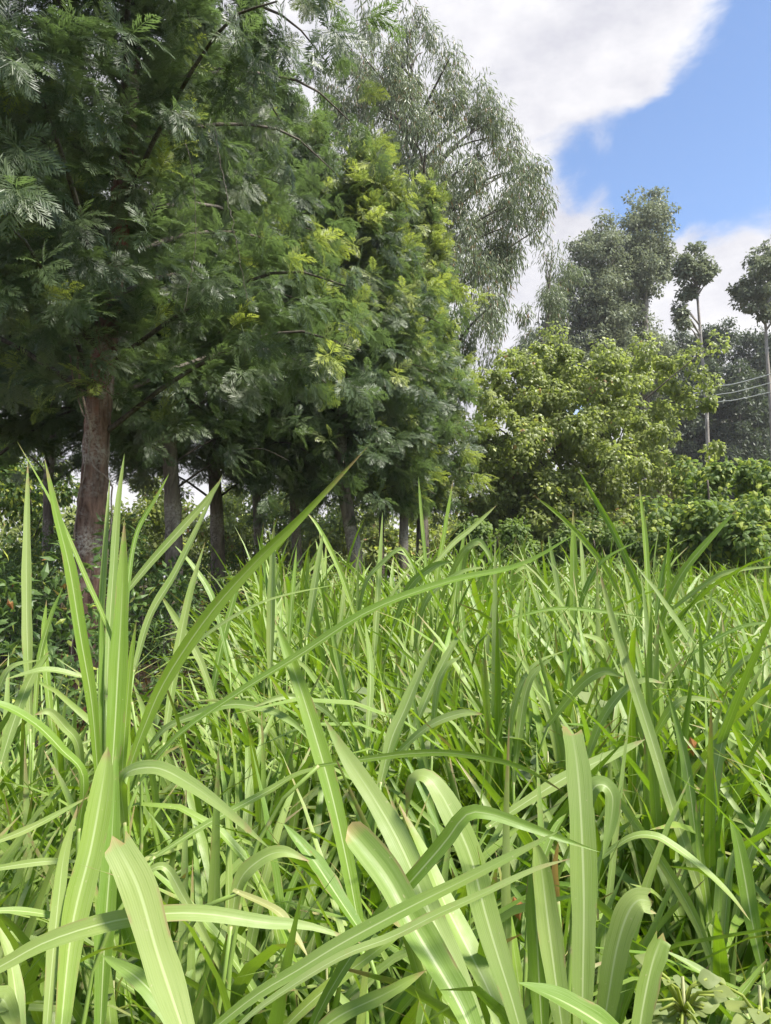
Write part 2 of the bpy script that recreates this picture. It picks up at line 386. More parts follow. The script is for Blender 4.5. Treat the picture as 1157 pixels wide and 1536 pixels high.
def bark_trunk(path, rads, sides=20, rings=80, amp=.13):
    P = catmull(path, rings); rr = np.interp(np.linspace(0, 1, rings), np.linspace(0, 1, len(rads)), rads)
    a = np.linspace(0, 2 * math.pi, sides, endpoint=False)[None]; z = P[:, 2][:, None]
    w = 1 + amp * (np.sin(3 * a + 1.7 * z) * .5 + np.sin(5 * a - 2.3 * z + 1) * .35 + rng.normal(0, .35, (rings, sides)))
    w[0:3] *= 1.15
    return tube(P, rr, sides, w)
def trunk_at(path, z):
    path = np.asarray(path); return np.array([np.interp(z, path[:, 2], path[:, i]) for i in range(3)])

def silky_oak(label, path, rads, z0, ztop, prof, n_limbs, sprays_per_limb, flen, fresh_fn, group, bark, n_parts=0, limb_parts=10, dens_fn=None, extra=None, keep=None, lead_from=.6):
    """prof(f) -> crown radius at fraction f of the crown's height"""
    path = np.asarray(path, float)
    root = empty('silky_oak_tree', path[0], label, 'tree', group)
    V, F = bark_trunk(path, rads); world_child('trunk', V, F, bark, root, smooth=True)
    limbs = []
    for k in range(n_limbs):
        f = (k + rng.uniform(0, 1)) / n_limbs; z = z0 + (ztop - z0) * f; az = k * 2.399 + rng.uniform(-.4, .4)
        rad = prof(f) * rng.uniform(.8, 1.08); b = trunk_at(path, z - rad * .28)
        h = np.array([math.cos(az), math.sin(az), 0])
        P = np.array([b, b + h * rad * .35 + [0, 0, rad * .22], b + h * rad * .72 + [0, 0, rad * .34], b + h * rad + [0, 0, rad * .30 - .12]])
        limbs.append((P, rad))
    if keep is not None: limbs = [l for l in limbs if keep(l[0][-1:])[0]]
    pos, axs, lead = [], [], []
    branch_mesh = []
    for k, (P, rad) in enumerate(limbs):
        C = catmull(P, 9); r0 = max(.010, .021 * rad / 2)
        bv, bf = tube(C, np.linspace(r0, .006, 9), 6)
        if k < limb_parts: world_child('branch', bv, bf, M_TWIG, root, smooth=True)
        else: branch_mesh.append((bv, bf))
        n = int(sprays_per_limb * (0.45 + .55 * rad / prof(.25)))
        if dens_fn: n = int(n * dens_fn(P[-1]))
        t = rng.uniform(.10, 1.0, n) ** .85
        idx = np.clip((t * 8), 0, 7.999); i0 = idx.astype(int); ff = (idx - i0)[:, None]
        p = C[i0] * (1 - ff) + C[i0 + 1] * ff; tan = nrm(C[i0 + 1] - C[i0])
        off = rng.normal(0, 1, (n, 3)) * np.array([.42, .42, .30]) * (.5 + .5 * t)[:, None] * min(1.0, rad / 1.6 + .25)
        pos.append(p + off); axs.append(nrm(tan * .8 + off * .9 + np.array([0, 0, .06]) + rng.normal(0, .3, (n, 3)))); lead.append(t)
    if branch_mesh:
        bv, bf, _ = join(branch_mesh); world_child('branches', bv, bf, M_TWIG, root, smooth=True, kind='stuff')
    # leading shoot
    zt = path[-1][2]; n = int(sprays_per_limb * (1.6 if lead_from > .3 else 4)); zz = rng.uniform(z0 + lead_from * (ztop - z0), ztop + .25, n)
    q = np.stack([np.interp(zz, path[:, 2], path[:, 0]), np.interp(zz, path[:, 2], path[:, 1]), zz], -1) + rng.normal(0, .16 if lead_from > .3 else .3, (n, 3)) * [1, 1, .4]
    pos.append(q); axs.append(nrm(np.array([0, 0, .9]) + rng.normal(0, .5, (n, 3)))); lead.append(np.full(n, 1.0))
    pos = np.vstack(pos); axs = np.vstack(axs); lead = np.concatenate(lead)
    if keep is not None:
        k_ = keep(pos); pos, axs, lead = pos[k_], axs[k_], lead[k_]
    ax0 = np.stack([np.interp(pos[:, 2], path[:, 2], path[:, i]) for i in (0, 1)], -1)
    out = np.linalg.norm(pos[:, :2] - ax0, axis=1)
    # the shoots nearest the viewer and in the open become parts of their own
    chosen = np.zeros(len(pos), bool)
    if n_parts:
        d = pos - np.array([0, 0, CAMZ]); sx = d @ _X / (d @ _F) * FPX + CX; sy = CY - d @ _U / (d @ _F) * FPX
        ok = (sx > -10) & (sx < 1160) & (sy > -10) & (sy < 900) & (d @ _F > .5)
        score = np.where(ok, np.linalg.norm(d, axis=1), 1e9)
        chosen[np.argsort(score)[:n_parts]] = True; chosen &= ok
    for i in np.where(chosen)[0]:
        fr = fresh_fn(pos[i]); me = SPRAYS[5] if fr > .6 else SPRAYS[4] if fr > .35 else SPRAYS[3] if fr > .15 else SPRAYS[i % 3]
        o = link('leaf_spray', me, root); Rm = frames(axs[i][None], np.array([[rng.normal(0, .3), rng.normal(0, .3), 1.0]]))[0]
        M4 = Matrix(Rm.tolist()).to_4x4() @ Matrix.Diagonal((flen * rng.uniform(.85, 1.15),) * 3 + (1,)); M4.translation = Vector(pos[i] - path[0]); o.matrix_local = M4
    rest = np.where(~chosen)[0]; pk = []
    for i in rest:
        fr = fresh_fn(pos[i]); pk.append(5 if fr > .6 else 4 if fr > .35 else 3 if fr > .15 else i % 3)
    crown_points(root, pos[rest], axs[rest], flen * rng.uniform(.8, 1.2, len(rest)), pk)
    return root

def gz(x, y): return float(ground_z(x, y))
def trunk_px(pts, y, dy=0):
    """trunk through photo pixels at distance y; the foot stands on the ground"""
    P = [at(px, py, y) for px, py in pts]; x0 = P[0][0]
    P = np.array(P); P[0][2] = gz(x0, y) - .05
    return P

def near_tree():
    y = 7.0
    P = trunk_px([(128, 1000), (132, 850), (143, 700), (152, 580), (163, 480), (178, 330), (192, 180), (205, 20)], y)
    top = np.array([-2.1, 7.2, 11.5]); P = np.vstack([P, (P[-1] + top) / 2 + [0, 0, .1], top])
    rads = [.15, .128, .115, .112, .106, .098, .088, .075, .055, .02]
    prof = lambda f: 2.55 + .55 * math.sin(math.pi * min(1, f * 1.6 + .15)) if f < .55 else 3.0 * (1 - f) / .45 + .25
    dens = lambda p: .3 if p[2] > 9.5 else (.28 if p[1] > 8.6 or p[0] < -5 else 1.2)
    def fresh(p):
        # young shoots: scattered, more of them on the outer and right-hand limbs
        q = .09 + .55 * max(0, min(1, (p[0] + .7) / .7)) + (.12 if p[1] < 5.2 else 0)
        return rng.uniform(.5, 1) if rng.uniform() < q else 0
    silky_oak('large dark silky oak with thick reddish-brown trunk at the left edge of the grass', P, rads, 3.6, 11.3, prof, 66, 52, .25, fresh, 'silky oaks in the shelter row', M_BARK, 230, 24, dens, None, lambda p: (p[:, 0] < .012 * p[:, 1] - .12 * np.clip(5.5 - p[:, 2], 0, 3)) & (p[:, 1] > 3.9), 0.04)
near_tree()

def oak(label, pts, y, r, top_px, z0px, rad, limbs, sprays, flen, freshq, parts=0, bark=None):
    P = trunk_px(pts, y); t = at(*top_px, y); lo = P[-1]
    P = np.vstack([P, lo * .5 + t * .5 + [0, 0, 0], t]); n = len(P)
    z0 = float(at(CX, z0px, y)[2])
    prof = lambda f: rad * (.78 + .30 * math.sin(math.pi * min(1, f * 1.5 + .1))) * (1 if f < .45 else max(.10, 1 - ((f - .45) / .57) ** 1.25))
    def fresh(p):
        f = (p[2] - z0) / (t[2] - z0); q = freshq * (.03 + 1.2 * max(0, f - .35)) + freshq * .4 * max(0, (p[0] - P[0][0]) / rad - .35)
        return rng.uniform(.45, 1) if rng.uniform() < q else 0
    silky_oak(label, P, list(np.linspace(r, r * .7, n - 2)) + [r * .45, .012], z0, t[2], prof, limbs, sprays, flen, fresh, 'silky oaks in the shelter row', bark or M_BARK2, parts, 8)
oak('silky oak with curved pale trunk and yellow-green top standing in front of the grove', [(536, 960), (533, 850), (522, 770), (512, 700), (516, 600)], 11.5, .115, (560, 235), 730, 1.45, 45, 31, .265, 1.15, 90)
oak('silky oak with dark upright trunk at the right end of the grove', [(604, 960), (605, 860), (606, 780), (610, 700), (618, 600)], 14.0, .095, (640, 305), 740, .95, 40, 28, .265, 1.2, 30)
oak('silky oak with pale mottled trunk just behind the largest tree', [(262, 960), (260, 800), (257, 700), (256, 600)], 10.5, .125, (300, 30), 690, 2.2, 45, 27, .265, .12)
oak('silky oak with grey ringed trunk, third in the shelter row', [(328, 960), (326, 800), (322, 700), (318, 600)], 13.0, .125, (380, 60), 720, 2.2, 45, 27, .265, .08)
oak('slender silky oak with thin brown trunk, fourth in the shelter row', [(388, 960), (387, 800), (384, 700), (382, 620)], 17.0, .105, (440, 150), 715, 2.0, 37, 30, .26, .1)
oak('slim silky oak with pale flecked trunk before the curved one', [(447, 960), (445, 820), (440, 720), (436, 620)], 13.5, .095, (470, 190), 720, 1.8, 40, 25, .265, .3)
oak('thin dark silky oak sapling behind the curved trunk', [(573, 960), (572, 820), (574, 740), (578, 660)], 15.5, .06, (590, 330), 745, .95, 29, 22, .265, .5)
oak('thin pale silky oak sapling at the far end of the row', [(625, 960), (626, 840), (628, 770), (632, 700)], 18.0, .04, (655, 400), 765, .7, 29, 27, .25, .6)
oak('dark silky oak half outside the left edge of the picture', [(-30, 960), (-25, 800), (-20, 650), (-15, 500)], 11.0, .13, (-10, 60), 640, 2.5, 45, 30, .26, .1)
oak('hidden dark silky oak seen through gaps beside the thickest trunk', [(70, 960), (72, 800), (75, 690), (80, 600)], 15.0, .11, (90, 160), 690, 2.4, 40, 28, .27, .1)

rng = np.random.default_rng(12)
# ------------------------------------------------------------------ other trees, shaped from leaf clusters on limbs
def leaf_lance(w=.16, droop=.12):
    V = np.array([[0, 0, 0], [.4, w, -droop * .2], [1, 0, -droop], [.4, -w, -droop * .2], [.45, 0, .03]])
    return V, [np.array([[0, 4, 1], [4, 2, 1], [0, 3, 4], [3, 2, 4]])], {}
def leaf_heart():
    V = np.array([[0, 0, 0], [.02, .36, -.05], [.45, .42, -.10], [1, 0, -.16], [.45, -.42, -.10], [.02, -.36, -.05], [.4, 0, .05]])
    return V, [np.array([[0, 6, 1], [6, 2, 1], [6, 3, 2], [0, 5, 6], [5, 4, 6], [6, 4, 3]])], {}
def leaf_fine():
    n = 7; s = np.linspace(0, 1, n); w = np.array([.06, .34, .42, .36, .25, .13, .0]); V, F = [], []
    for i in range(n):
        for j, u in enumerate((-1, -.55, 0, .55, 1)):
            V.append((s[i] + .03 * (i % 2) * abs(u), u * w[i], -.18 * s[i] ** 2 + .10 * abs(u) * w[i] * 2 - .10 * (abs(u) > .9) * w[i] + .015 * math.sin(9 * s[i] + 3 * u)))
    for i in range(n - 1):
        for j in range(4): F.append((i * 5 + j, i * 5 + j + 1, i * 5 + 6 + j, i * 5 + 5 + j))
    return np.array(V), [np.array(F)], {}
def leaf_quad(w=.3):
    V = np.array([[0, 0, 0], [.5, w, -.05], [1, 0, -.1], [.5, -w, -.05]])
    return V, [np.array([[0, 3, 2, 1]])], {}
LANCE, HEART, QUAD, FINE = leaf_lance(), leaf_heart(), leaf_quad(), leaf_fine()
def in_poly(P, poly):
    x, y = P[:, 0], P[:, 1]; c = np.zeros(len(P), bool); j = len(poly) - 1
    for i in range(len(poly)):
        xi, yi = poly[i]; xj, yj = poly[j]
        c ^= ((yi > y) != (yj > y)) & (x < (xj - xi) * (y - yi) / (yj - yi + 1e-9) + xi); j = i
    return c
def edge_dist(P, poly):
    d = np.full(len(P), 1e9)
    for i in range(len(poly)):
        a = np.array(poly[i], float); b = np.array(poly[(i + 1) % len(poly)], float); ab = b - a
        t = np.clip(((P - a) @ ab) / (ab @ ab), 0, 1); d = np.minimum(d, np.linalg.norm(P - (a + t[:, None] * ab), axis=1))
    return d
def cluster_points(poly, y, n, depth, per=7, sd=None):
    """leaf clusters gathered on boughs inside an outline that stands y metres away and is about 2 x depth thick"""
    poly = np.array(poly, float); lo, hi = poly.min(0), poly.max(0); nb = max(4, int(n / per)); out = []
    while len(out) < nb:
        P = rng.uniform(lo, hi, (nb * 4, 2)); P = P[in_poly(P, poly)]; out.extend(P.tolist())
    P = np.array(out[:nb]); e = edge_dist(P, poly); m = max(e.max(), 1)
    k = np.sqrt(np.clip(1 - (1 - e / m) ** 2, 0, 1)); B = at(P[:, 0], P[:, 1], y + rng.uniform(-1, 1, nb) * depth * (.15 + .85 * k))
    size = math.sqrt((hi[0] - lo[0]) * (hi[1] - lo[1])) * y / FPX
    sd = sd or .055 * size
    bi = rng.integers(0, nb, n); C = B[bi] + rng.normal(0, 1, (n, 3)) * np.array([1, 1, .7]) * sd * rng.uniform(.5, 1.4, nb)[bi][:, None]
    return C
def leaves_round(C, rad, per, tmpl, size, droop, shell=.6, flat=.8, fresh=0.0):
    n = len(C) * per; d = rdir(n); r = rad[np.repeat(np.arange(len(C)), per)] * rng.uniform(shell ** 3, 1, n) ** (1 / 3)
    c = np.repeat(C, per, 0); off = d * r[:, None] * np.array([1, 1, flat]); pos = c + off
    dirs = nrm(d * .7 + rdir(n) * .8 + np.array([0, 0, -droop])); up = nrm(d * .6 + np.array([0, 0, .8]) + rdir(n) * .55)
    tv, tf, ta = tmpl
    cr = rng.uniform(0, 1, len(C))
    rnd = np.clip(np.repeat(cr, per) * .5 + rng.uniform(0, .5, n), 0, 1)
    fr = (rng.uniform(0, 1, n) < fresh) * rng.uniform(.3, 1, n)
    return instances(tv, tf, ta, pos, frames(dirs, up), rng.uniform(*size, n), {'rnd': rnd, 'fresh': fr})
def leafy_tree(name, label, cat, group, trunk, rads, C, rad, per, tmpl, size, droop, mat, bark, limbs=14, shell=.6, flat=.8, fresh=0.0, limb_r=.04, sides=10, fork_z=None, leaf_parts=0):
    trunk = np.asarray(trunk, float)
    root = empty(name, trunk[0], label, cat, group)
    T = catmull(trunk, 24); rr = np.interp(np.linspace(0, 1, 24), np.linspace(0, 1, len(rads)), rads)
    V, F = tube(T, rr, sides, 1 + rng.normal(0, .04, (24, sides))); world_child('trunk', V, F, bark, root, smooth=True)
    order = np.argsort(-rad * rng.uniform(.6, 1, len(C)))[:limbs] if limbs else []
    tw = []
    for k, i in enumerate(order):
        c = C[i]; L = np.linalg.norm(c[:2] - [np.interp(c[2], T[:, 2], T[:, a]) for a in (0, 1)])
        z = min(max(c[2] - L * .75 - .3, trunk[0][2] + .25 * (trunk[-1][2] - trunk[0][2])), trunk[-1][2] - .05)
        b = np.array([np.interp(z, T[:, 2], T[:, a]) for a in range(3)]); mid = b * .45 + c * .55 + np.array([0, 0, .12 * L]) + rng.normal(0, .06 * L, 3)
        bv, bf = tube(catmull([b, mid, c], 8), np.linspace(limb_r * (.6 + .4 * L / 2), limb_r * .2, 8), 5)
        if k < 12: world_child('branch', bv, bf, bark, root, smooth=True)
        else: tw.append((bv, bf))
    if tw:
        bv, bf, _ = join(tw); world_child('branches', bv, bf, bark, root, smooth=True, kind='stuff')
    V, F, A = leaves_round(C, rad, per, tmpl, size, droop, shell, flat, fresh); world_child('crown', V, F, mat, root, A, kind='stuff')
    return root
def foot(px, y): 
    p = at(px, 870, y); p[2] = gz(p[0], y) - .05; return p

# the tall weeping gum behind the grove
def weeping_gum():
    y = 22.0
    poly = [(480, 260), (500, 120), (560, 40), (615, 25), (660, 60), (700, 120), (735, 165), (770, 205), (800, 245), (818, 300), (800, 345), (806, 400), (770, 450), (755, 520), (700, 560), (640, 540), (560, 420)]
    C = cluster_points(poly, y, 420, 2.4, 3, .40)
    rad = rng.uniform(.2, .46, len(C))
    tr = np.array([foot(640, y), at(632, 700, y), at(625, 450, y), at(622, 250, y), at(618, 90, y)])
    root = leafy_tree('gum_tree', 'tall weeping gum with loose grey-green hanging leaves behind the silky oak grove', 'tree', 'gum trees behind the shrubs', tr, [.17, .14, .11, .07, .02], C, rad, 140, leaf_lance(.085, .1), (.14, .26), 1.5, M_EUC, M_TWIG, 80, .1, 1.7, 0, .055)
weeping_gum()
def small_gum():
    y = 26.0
    poly = [(815, 345), (832, 335), (850, 380), (845, 450), (850, 520), (800, 560), (770, 540), (800, 450)]
    C = cluster_points(poly, y, 60, 1.2); rad = rng.uniform(.25, .5, len(C))
    tr = np.array([foot(800, y), at(805, 700, y), at(818, 500, y), at(830, 360, y)])
    leafy_tree('gum_tree', 'narrow wispy gum between the weeping gum and the pale far gums', 'tree', 'gum trees behind the shrubs', tr, [.14, .1, .06, .015], C, rad, 70, leaf_lance(.09, .1), (.13, .24), 1.3, M_EUC, M_GUMBARK, 24, .2, 1.2, 0, .035)
small_gum()
FARL = leaf_quad(.24)
def far_gum(label, polys, y, trunk, rads, n, per, mat, crad=(.25, .6), size=(.14, .28), depth=2.2, limbs=30, group='gum trees behind the shrubs'):
    C = np.vstack([cluster_points(p, y, int(n * w), depth * w ** .3, 3) for p, w in polys]); rad = rng.uniform(*crad, len(C))
    leafy_tree('gum_tree', label, 'tree', group, trunk, rads, C, rad, per, FARL, size, .5, mat, M_GUMBARK, limbs, .65, .75, 0, .07, 8)
far_gum('pale grey-green gum with pointed top, lower of the far pair', [([(900, 318), (915, 335), (920, 380), (930, 430), (930, 520), (915, 590), (850, 590), (790, 560), (805, 500), (840, 440), (862, 390), (885, 345)], 1)], 44, np.array([foot(905, 44), at(905, 600, 44), at(903, 450, 44), at(903, 330, 44)]), [.3, .25, .15, .03], 800, 55, M_FAR)
far_gum('tallest pale gum with rounded dark top beside the pointed one', [([(965, 292), (985, 287), (1000, 310), (998, 350), (995, 380), (985, 420), (960, 460), (990, 520), (985, 590), (920, 590), (915, 500), (925, 420), (940, 350)], .9), ([(985, 380), (998, 385), (998, 410), (985, 412)], .1)], 46, np.array([foot(968, 46), at(968, 600, 46), at(969, 450, 46), at(976, 300, 46)]), [.32, .27, .16, .03], 820, 55, M_FAR)
far_gum('lone tall gum with bare pale trunk and small open crown before the dark wood', [([(1040, 365), (1055, 370), (1070, 405), (1060, 420), (1040, 430), (1022, 425), (1020, 400), (1030, 380)], .62), ([(1020, 430), (1045, 425), (1040, 450), (1010, 460)], .2), ([(1020, 455), (1034, 480), (1030, 500), (1020, 480)], .18)], 38, np.array([foot(1066, 38), at(1061, 640, 38), at(1054, 540, 38), at(1046, 440, 38), at(1041, 372, 38)]), [.10, .09, .08, .055, .02], 110, 55, M_FAR, (.14, .36), (.14, .26), 1.1, 12)
far_gum('tall gum with broad open crown at the right edge of the picture', [([(1145, 365), (1180, 380), (1190, 470), (1150, 478), (1125, 460), (1098, 455), (1105, 430), (1120, 395)], 1)], 38, np.array([foot(1165, 38), at(1158, 640, 38), at(1150, 520, 38), at(1146, 400, 38)]), [.11, .10, .08, .03], 170, 58, M_FAR, (.16, .42), (.14, .27), 1.4, 14)
WOOD = [('dark wood gum below the lone tall trunk', 1030, 470, 45, 62), ('dark wood gum with rounded crown right of the lone trunk', 1078, 478, 50, 60), ('dark wood gum under the broad open crown', 1125, 488, 46, 63), ('dark wood gum at the far right edge', 1175, 475, 50, 58), ('dark wood gum filling the gap beside the pale pair', 1000, 520, 40, 55), ('olive wood gum low behind the broadleaf tree', 1055, 545, 40, 52), ('low wood gum behind the cables', 1110, 555, 45, 51)]
for lab, px, py, hw, y in WOOD:
    poly = [(px - 8, py), (px + 12, py + 4), (px + hw * .7, py + 50), (px + hw, py + 120), (px + hw * .9, py + 200), (px, py + 225), (px - hw * .9, py + 200), (px - hw, py + 110), (px - hw * .6, py + 40)]
    far_gum(lab, [(poly, 1)], y, np.array([foot(px, y), at(px, 690, y), at(px - 1, 560, y), at(px, py + 8, y)]), [.15, .13, .09, .03], 290, 80, M_DARKWOOD, (.35, .85), (.18, .36), 2.4, 14, 'trees of the dark wood')

# broadleaf tree in the middle distance, and the bushes round it
def broadleaf():
    y = 16.0
    poly = [(735, 600), (760, 560), (790, 530), (840, 522), (880, 535), (920, 545), (945, 530), (985, 525), (1015, 545), (1030, 580), (1055, 610), (1060, 650), (1080, 680), (1075, 715), (1040, 740), (1020, 735), (1000, 725), (975, 760), (975, 830), (880, 865), (770, 860), (705, 820), (695, 720), (705, 650)]
    C = cluster_points(poly, y, 640, 1.9, 3, .30); rad = rng.uniform(.14, .36, len(C))
    tr = np.array([foot(893, y), at(888, 800, y), at(884, 740, y), at(876, 660, y), at(885, 580, y)])
    root = leafy_tree('broadleaf_tree', 'spreading broadleaf tree with yellow-green leaves and dark forked stem', 'tree', None, tr, [.14, .12, .10, .07, .02], C, rad, 95, HEART, (.055, .105), .9, M_CROT, M_TWIG, 46, .45, .75, .12, .024)
    for pts in ([(893, 870), (880, 800), (850, 740), (800, 680), (765, 655), (745, 640)], [(895, 860), (910, 790), (950, 745), (1000, 752), (1040, 745)], [(889, 830), (870, 760), (840, 700), (820, 640)]):
        P = np.array([at(a, b, y - .5) for a, b in pts]); bv, bf = tube(catmull(P, 16), np.linspace(.045, .012, 16), 7); world_child('branch', bv, bf, M_TWIG, root, smooth=True)
broadleaf()
def bush(label, poly, y, n, per, mat, tmpl, size, depth, rads=(.18, .4), droop=.4, fresh=.1, group='bushes at the far side of the grass', name='bush'):
    poly = np.array(poly, float); cx = poly[:, 0].mean(); C = cluster_points(poly, y, n, depth, 3); rad = rng.uniform(*rads, n)
    top = at(cx, poly[:, 1].min() + 30, y)
    f = foot(cx, y); leafy_tree(name, label, 'bush', group, np.array([f, (f * .6 + top * .4) + [.1, 0, 0], top]), [.06, .045, .015], C, rad, per, tmpl, size, droop, mat, M_TWIG, 10, .45, .8, fresh, .02, 6)
bush('rounded leafy green bush at the right edge beyond the grass', [(975, 800), (1000, 765), (1040, 745), (1065, 705), (1100, 690), (1140, 692), (1190, 720), (1190, 880), (960, 890), (955, 840)], 12.5, 170, 90, M_BUSH, HEART, (.07, .12), 1.2, (.15, .34), .7, .25)
bush('low dark bush under the broadleaf tree beside the grove', [(690, 800), (720, 775), (770, 785), (800, 800), (805, 890), (690, 890)], 13.5, 80, 90, M_BUSH, HEART, (.05, .09), .9, (.14, .3), .6, 0)
bush('dark tangled bush below the forked stem', [(790, 800), (860, 780), (930, 800), (985, 800), (990, 890), (790, 890)], 14.0, 100, 90, M_BUSH, HEART, (.06, .10), .9, (.14, .3), .6, 0)
bush('brownish twiggy bush left of the broadleaf tree', [(700, 660), (745, 640), (790, 690), (800, 780), (700, 800), (680, 720)], 17.5, 90, 70, M_CROT, LANCE, (.08, .14), 1.0, (.18, .36), .6, 0)
bush('dense shrub closing the gap behind the forked stem', [(740, 700), (800, 640), (880, 600), (960, 620), (1030, 680), (1050, 850), (740, 850)], 21.5, 150, 70, M_CROT, HEART, (.08, .14), 1.4, (.25, .5), .6, .1)
# sunlit shrubs seen through the grove between the trunks
for lab, poly, y in (('pale sunlit shrub seen between the two left trunks', [(170, 790), (200, 720), (250, 715), (290, 740), (300, 850), (170, 850)], 24),
                     ('bright shrub between the third and fourth trunks', [(300, 800), (330, 735), (390, 730), (430, 750), (440, 850), (300, 850)], 26),
                     ('bright shrub behind the slim flecked trunk', [(430, 800), (450, 745), (510, 735), (560, 760), (570, 850), (430, 850)], 25),
                     ('shaded shrub behind the saplings', [(560, 800), (590, 750), (650, 745), (700, 770), (700, 850), (560, 850)], 23),
                     ('olive shrub at the left edge behind the shelter row', [(-40, 800), (-30, 670), (30, 640), (90, 690), (120, 760), (170, 850), (-40, 850)], 20)):
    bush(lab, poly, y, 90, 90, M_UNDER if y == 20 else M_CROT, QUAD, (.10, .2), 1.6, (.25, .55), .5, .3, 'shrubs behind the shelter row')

# timber shack glimpsed under the broadleaf tree
def shack():
    y = 19.0; m = NT('weathered_red_timber'); n = m.noise(2.0, 6, .6, m.objc((6, 6, 1))); col = m.mix(n, (.20, .085, .055), (.36, .27, .22)); mt = m.finish(m.bsdf(m.mix(m.math('MULTIPLY', m.orand(), .6), col, (.30, .25, .21)), .85, .2))
    a = at(976, 756, y); b = at(1030, 756, y); zb = gz(a[0], y)
    root = empty('timber_shack', (a[0], y, zb), 'weathered reddish plank shack glimpsed under the broadleaf tree', 'shack')
    top = float(at(1000, 728, y)[2]) - zb; w = b[0] - a[0]; n = 9
    for i in range(n):
        ww = w / n; h = top + rng.uniform(-.05, .05)
        V = np.array([[x, yy, z] for x in (i * ww + .012, (i + 1) * ww - .012) for yy in (-.015 + rng.uniform(-.01, .01), .02) for z in (0, h)])
        F = np.array([[0, 1, 3, 2], [4, 6, 7, 5], [0, 4, 5, 1], [2, 3, 7, 6], [1, 5, 7, 3], [0, 2, 6, 4]]); link('plank', mesh_from('plank', V, [F], mt), root)
    for x, yy in ((-.05, .05), (w + .05, .05), (-.05, 1.6), (w + .05, 1.6)):
        V, F = tube(np.array([[x, yy, -.1], [x + .02, yy, top * .6], [x, yy, top + .12]]), .05, 8); link('post', mesh_from('post', V, F, M_TWIG, smooth=True), root)
    V = np.array([[-.2, -.25, top + .02], [w + .2, -.25, top + .02], [w + .2, 1.8, top + .35], [-.2, 1.8, top + .35]]); V = np.vstack([V, V + [0, 0, .04]])
    F = np.array([[3, 2, 1, 0], [4, 5, 6, 7], [0, 1, 5, 4], [1, 2, 6, 5], [2, 3, 7, 6], [3, 0, 4, 7]])
    m2 = NT('rusty_sheet'); link('roof', mesh_from('roof', V, [F], m2.finish(m2.bsdf(m2.mix(m2.noise(3), (.12, .09, .07), (.25, .22, .2)), .6, .4))), root)
shack()

# power cables crossing at the right
m = NT('cable_aluminium'); M_CABLE = m.finish(m.bsdf((.6, .62, .58), .5, .5))
for lab, (x0, y0), (x1, y1) in (('uppermost of the three power cables before the dark wood', (1052, 587), (1157, 561)), ('middle of the three power cables before the dark wood', (1052, 599), (1157, 574)), ('lowest of the three power cables before the dark wood', (1052, 609), (1157, 588))):
    s = (y1 - y0) / (x1 - x0)
    P = np.array([at(900, y0 - s * 152 + 16, 30), at(x0, y0, 28), at((x0 + x1) / 2, (y0 + y1) / 2 + 1.2, 27), at(x1, y1, 26), at(1320, y1 + s * 163 * 1.15 - 2, 22)])
    C = catmull(P, 30); V, F = tube(C, .018, 6); link('power_cable', mesh_from('power_cable', V, F, M_CABLE, smooth=True), label=lab, category='cable', group='power cables')

rng = np.random.default_rng(13)
# ------------------------------------------------------------------ undergrowth below the shelter row
def undergrowth():
    C, rad = [], []
    n = 0
    while n < 620:
        y = rng.uniform(3.6, 15); x = rng.uniform(-.56 * y - .6, .15 * y + .2 - .1 * (y - 6))
        if y < 7 and x > -1.2 - .25 * (7 - y): continue
        base = gz(x, y); hmax = 1.15 + .35 * math.sin(x * 2.1 + y) + (.35 if x < -2.0 else 0)
        if abs(x + 2.68) < .3 and abs(y - 6.3) < .8: hmax = .7
        C.append((x, y, base + rng.uniform(.15, hmax))); rad.append(rng.uniform(.14, .30)); n += 1
    C = np.array(C); rad = np.array(rad)
    a = leaves_round(C, rad, 60, leaf_lance(.2, .2), (.06, .12), .25, .3, 1.0, .05)
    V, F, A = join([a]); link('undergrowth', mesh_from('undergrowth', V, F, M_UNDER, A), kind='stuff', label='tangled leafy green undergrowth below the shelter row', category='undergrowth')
    st = []
    for c in C[::3]:
        b = np.array([c[0] + rng.normal(0, .08), c[1] + rng.normal(0, .08), gz(c[0], c[1]) - .02]); st.append(tube(np.array([b, (b + c) / 2 + rng.normal(0, .03, 3), c]), [.008, .006, .003], 4))
    V, F, _ = join(st); link('undergrowth_stems', mesh_from('undergrowth_stems', V, F, M_TWIG), kind='stuff', label='thin brown stems inside the undergrowth below the trees', category='undergrowth')
undergrowth()
# far field and hedge mass closing the view low behind the trees
def far_hedge():
    n = 360; x = rng.uniform(-32, 30, n); y = rng.uniform(30, 40, n); C = np.stack([x, y, ground_z(x, y) + rng.uniform(.3, 3.6, n)], -1)
    V, F, A = leaves_round(C, rng.uniform(.6, 1.3, n), 130, QUAD, (.18, .34), .3, .5, .8, .1)
    link('far_shrubbery', mesh_from('far_shrubbery', V, F, M_CROT, A), kind='stuff', label='mass of green shrubbery along the far edge of the land', category='shrubbery')
far_hedge()

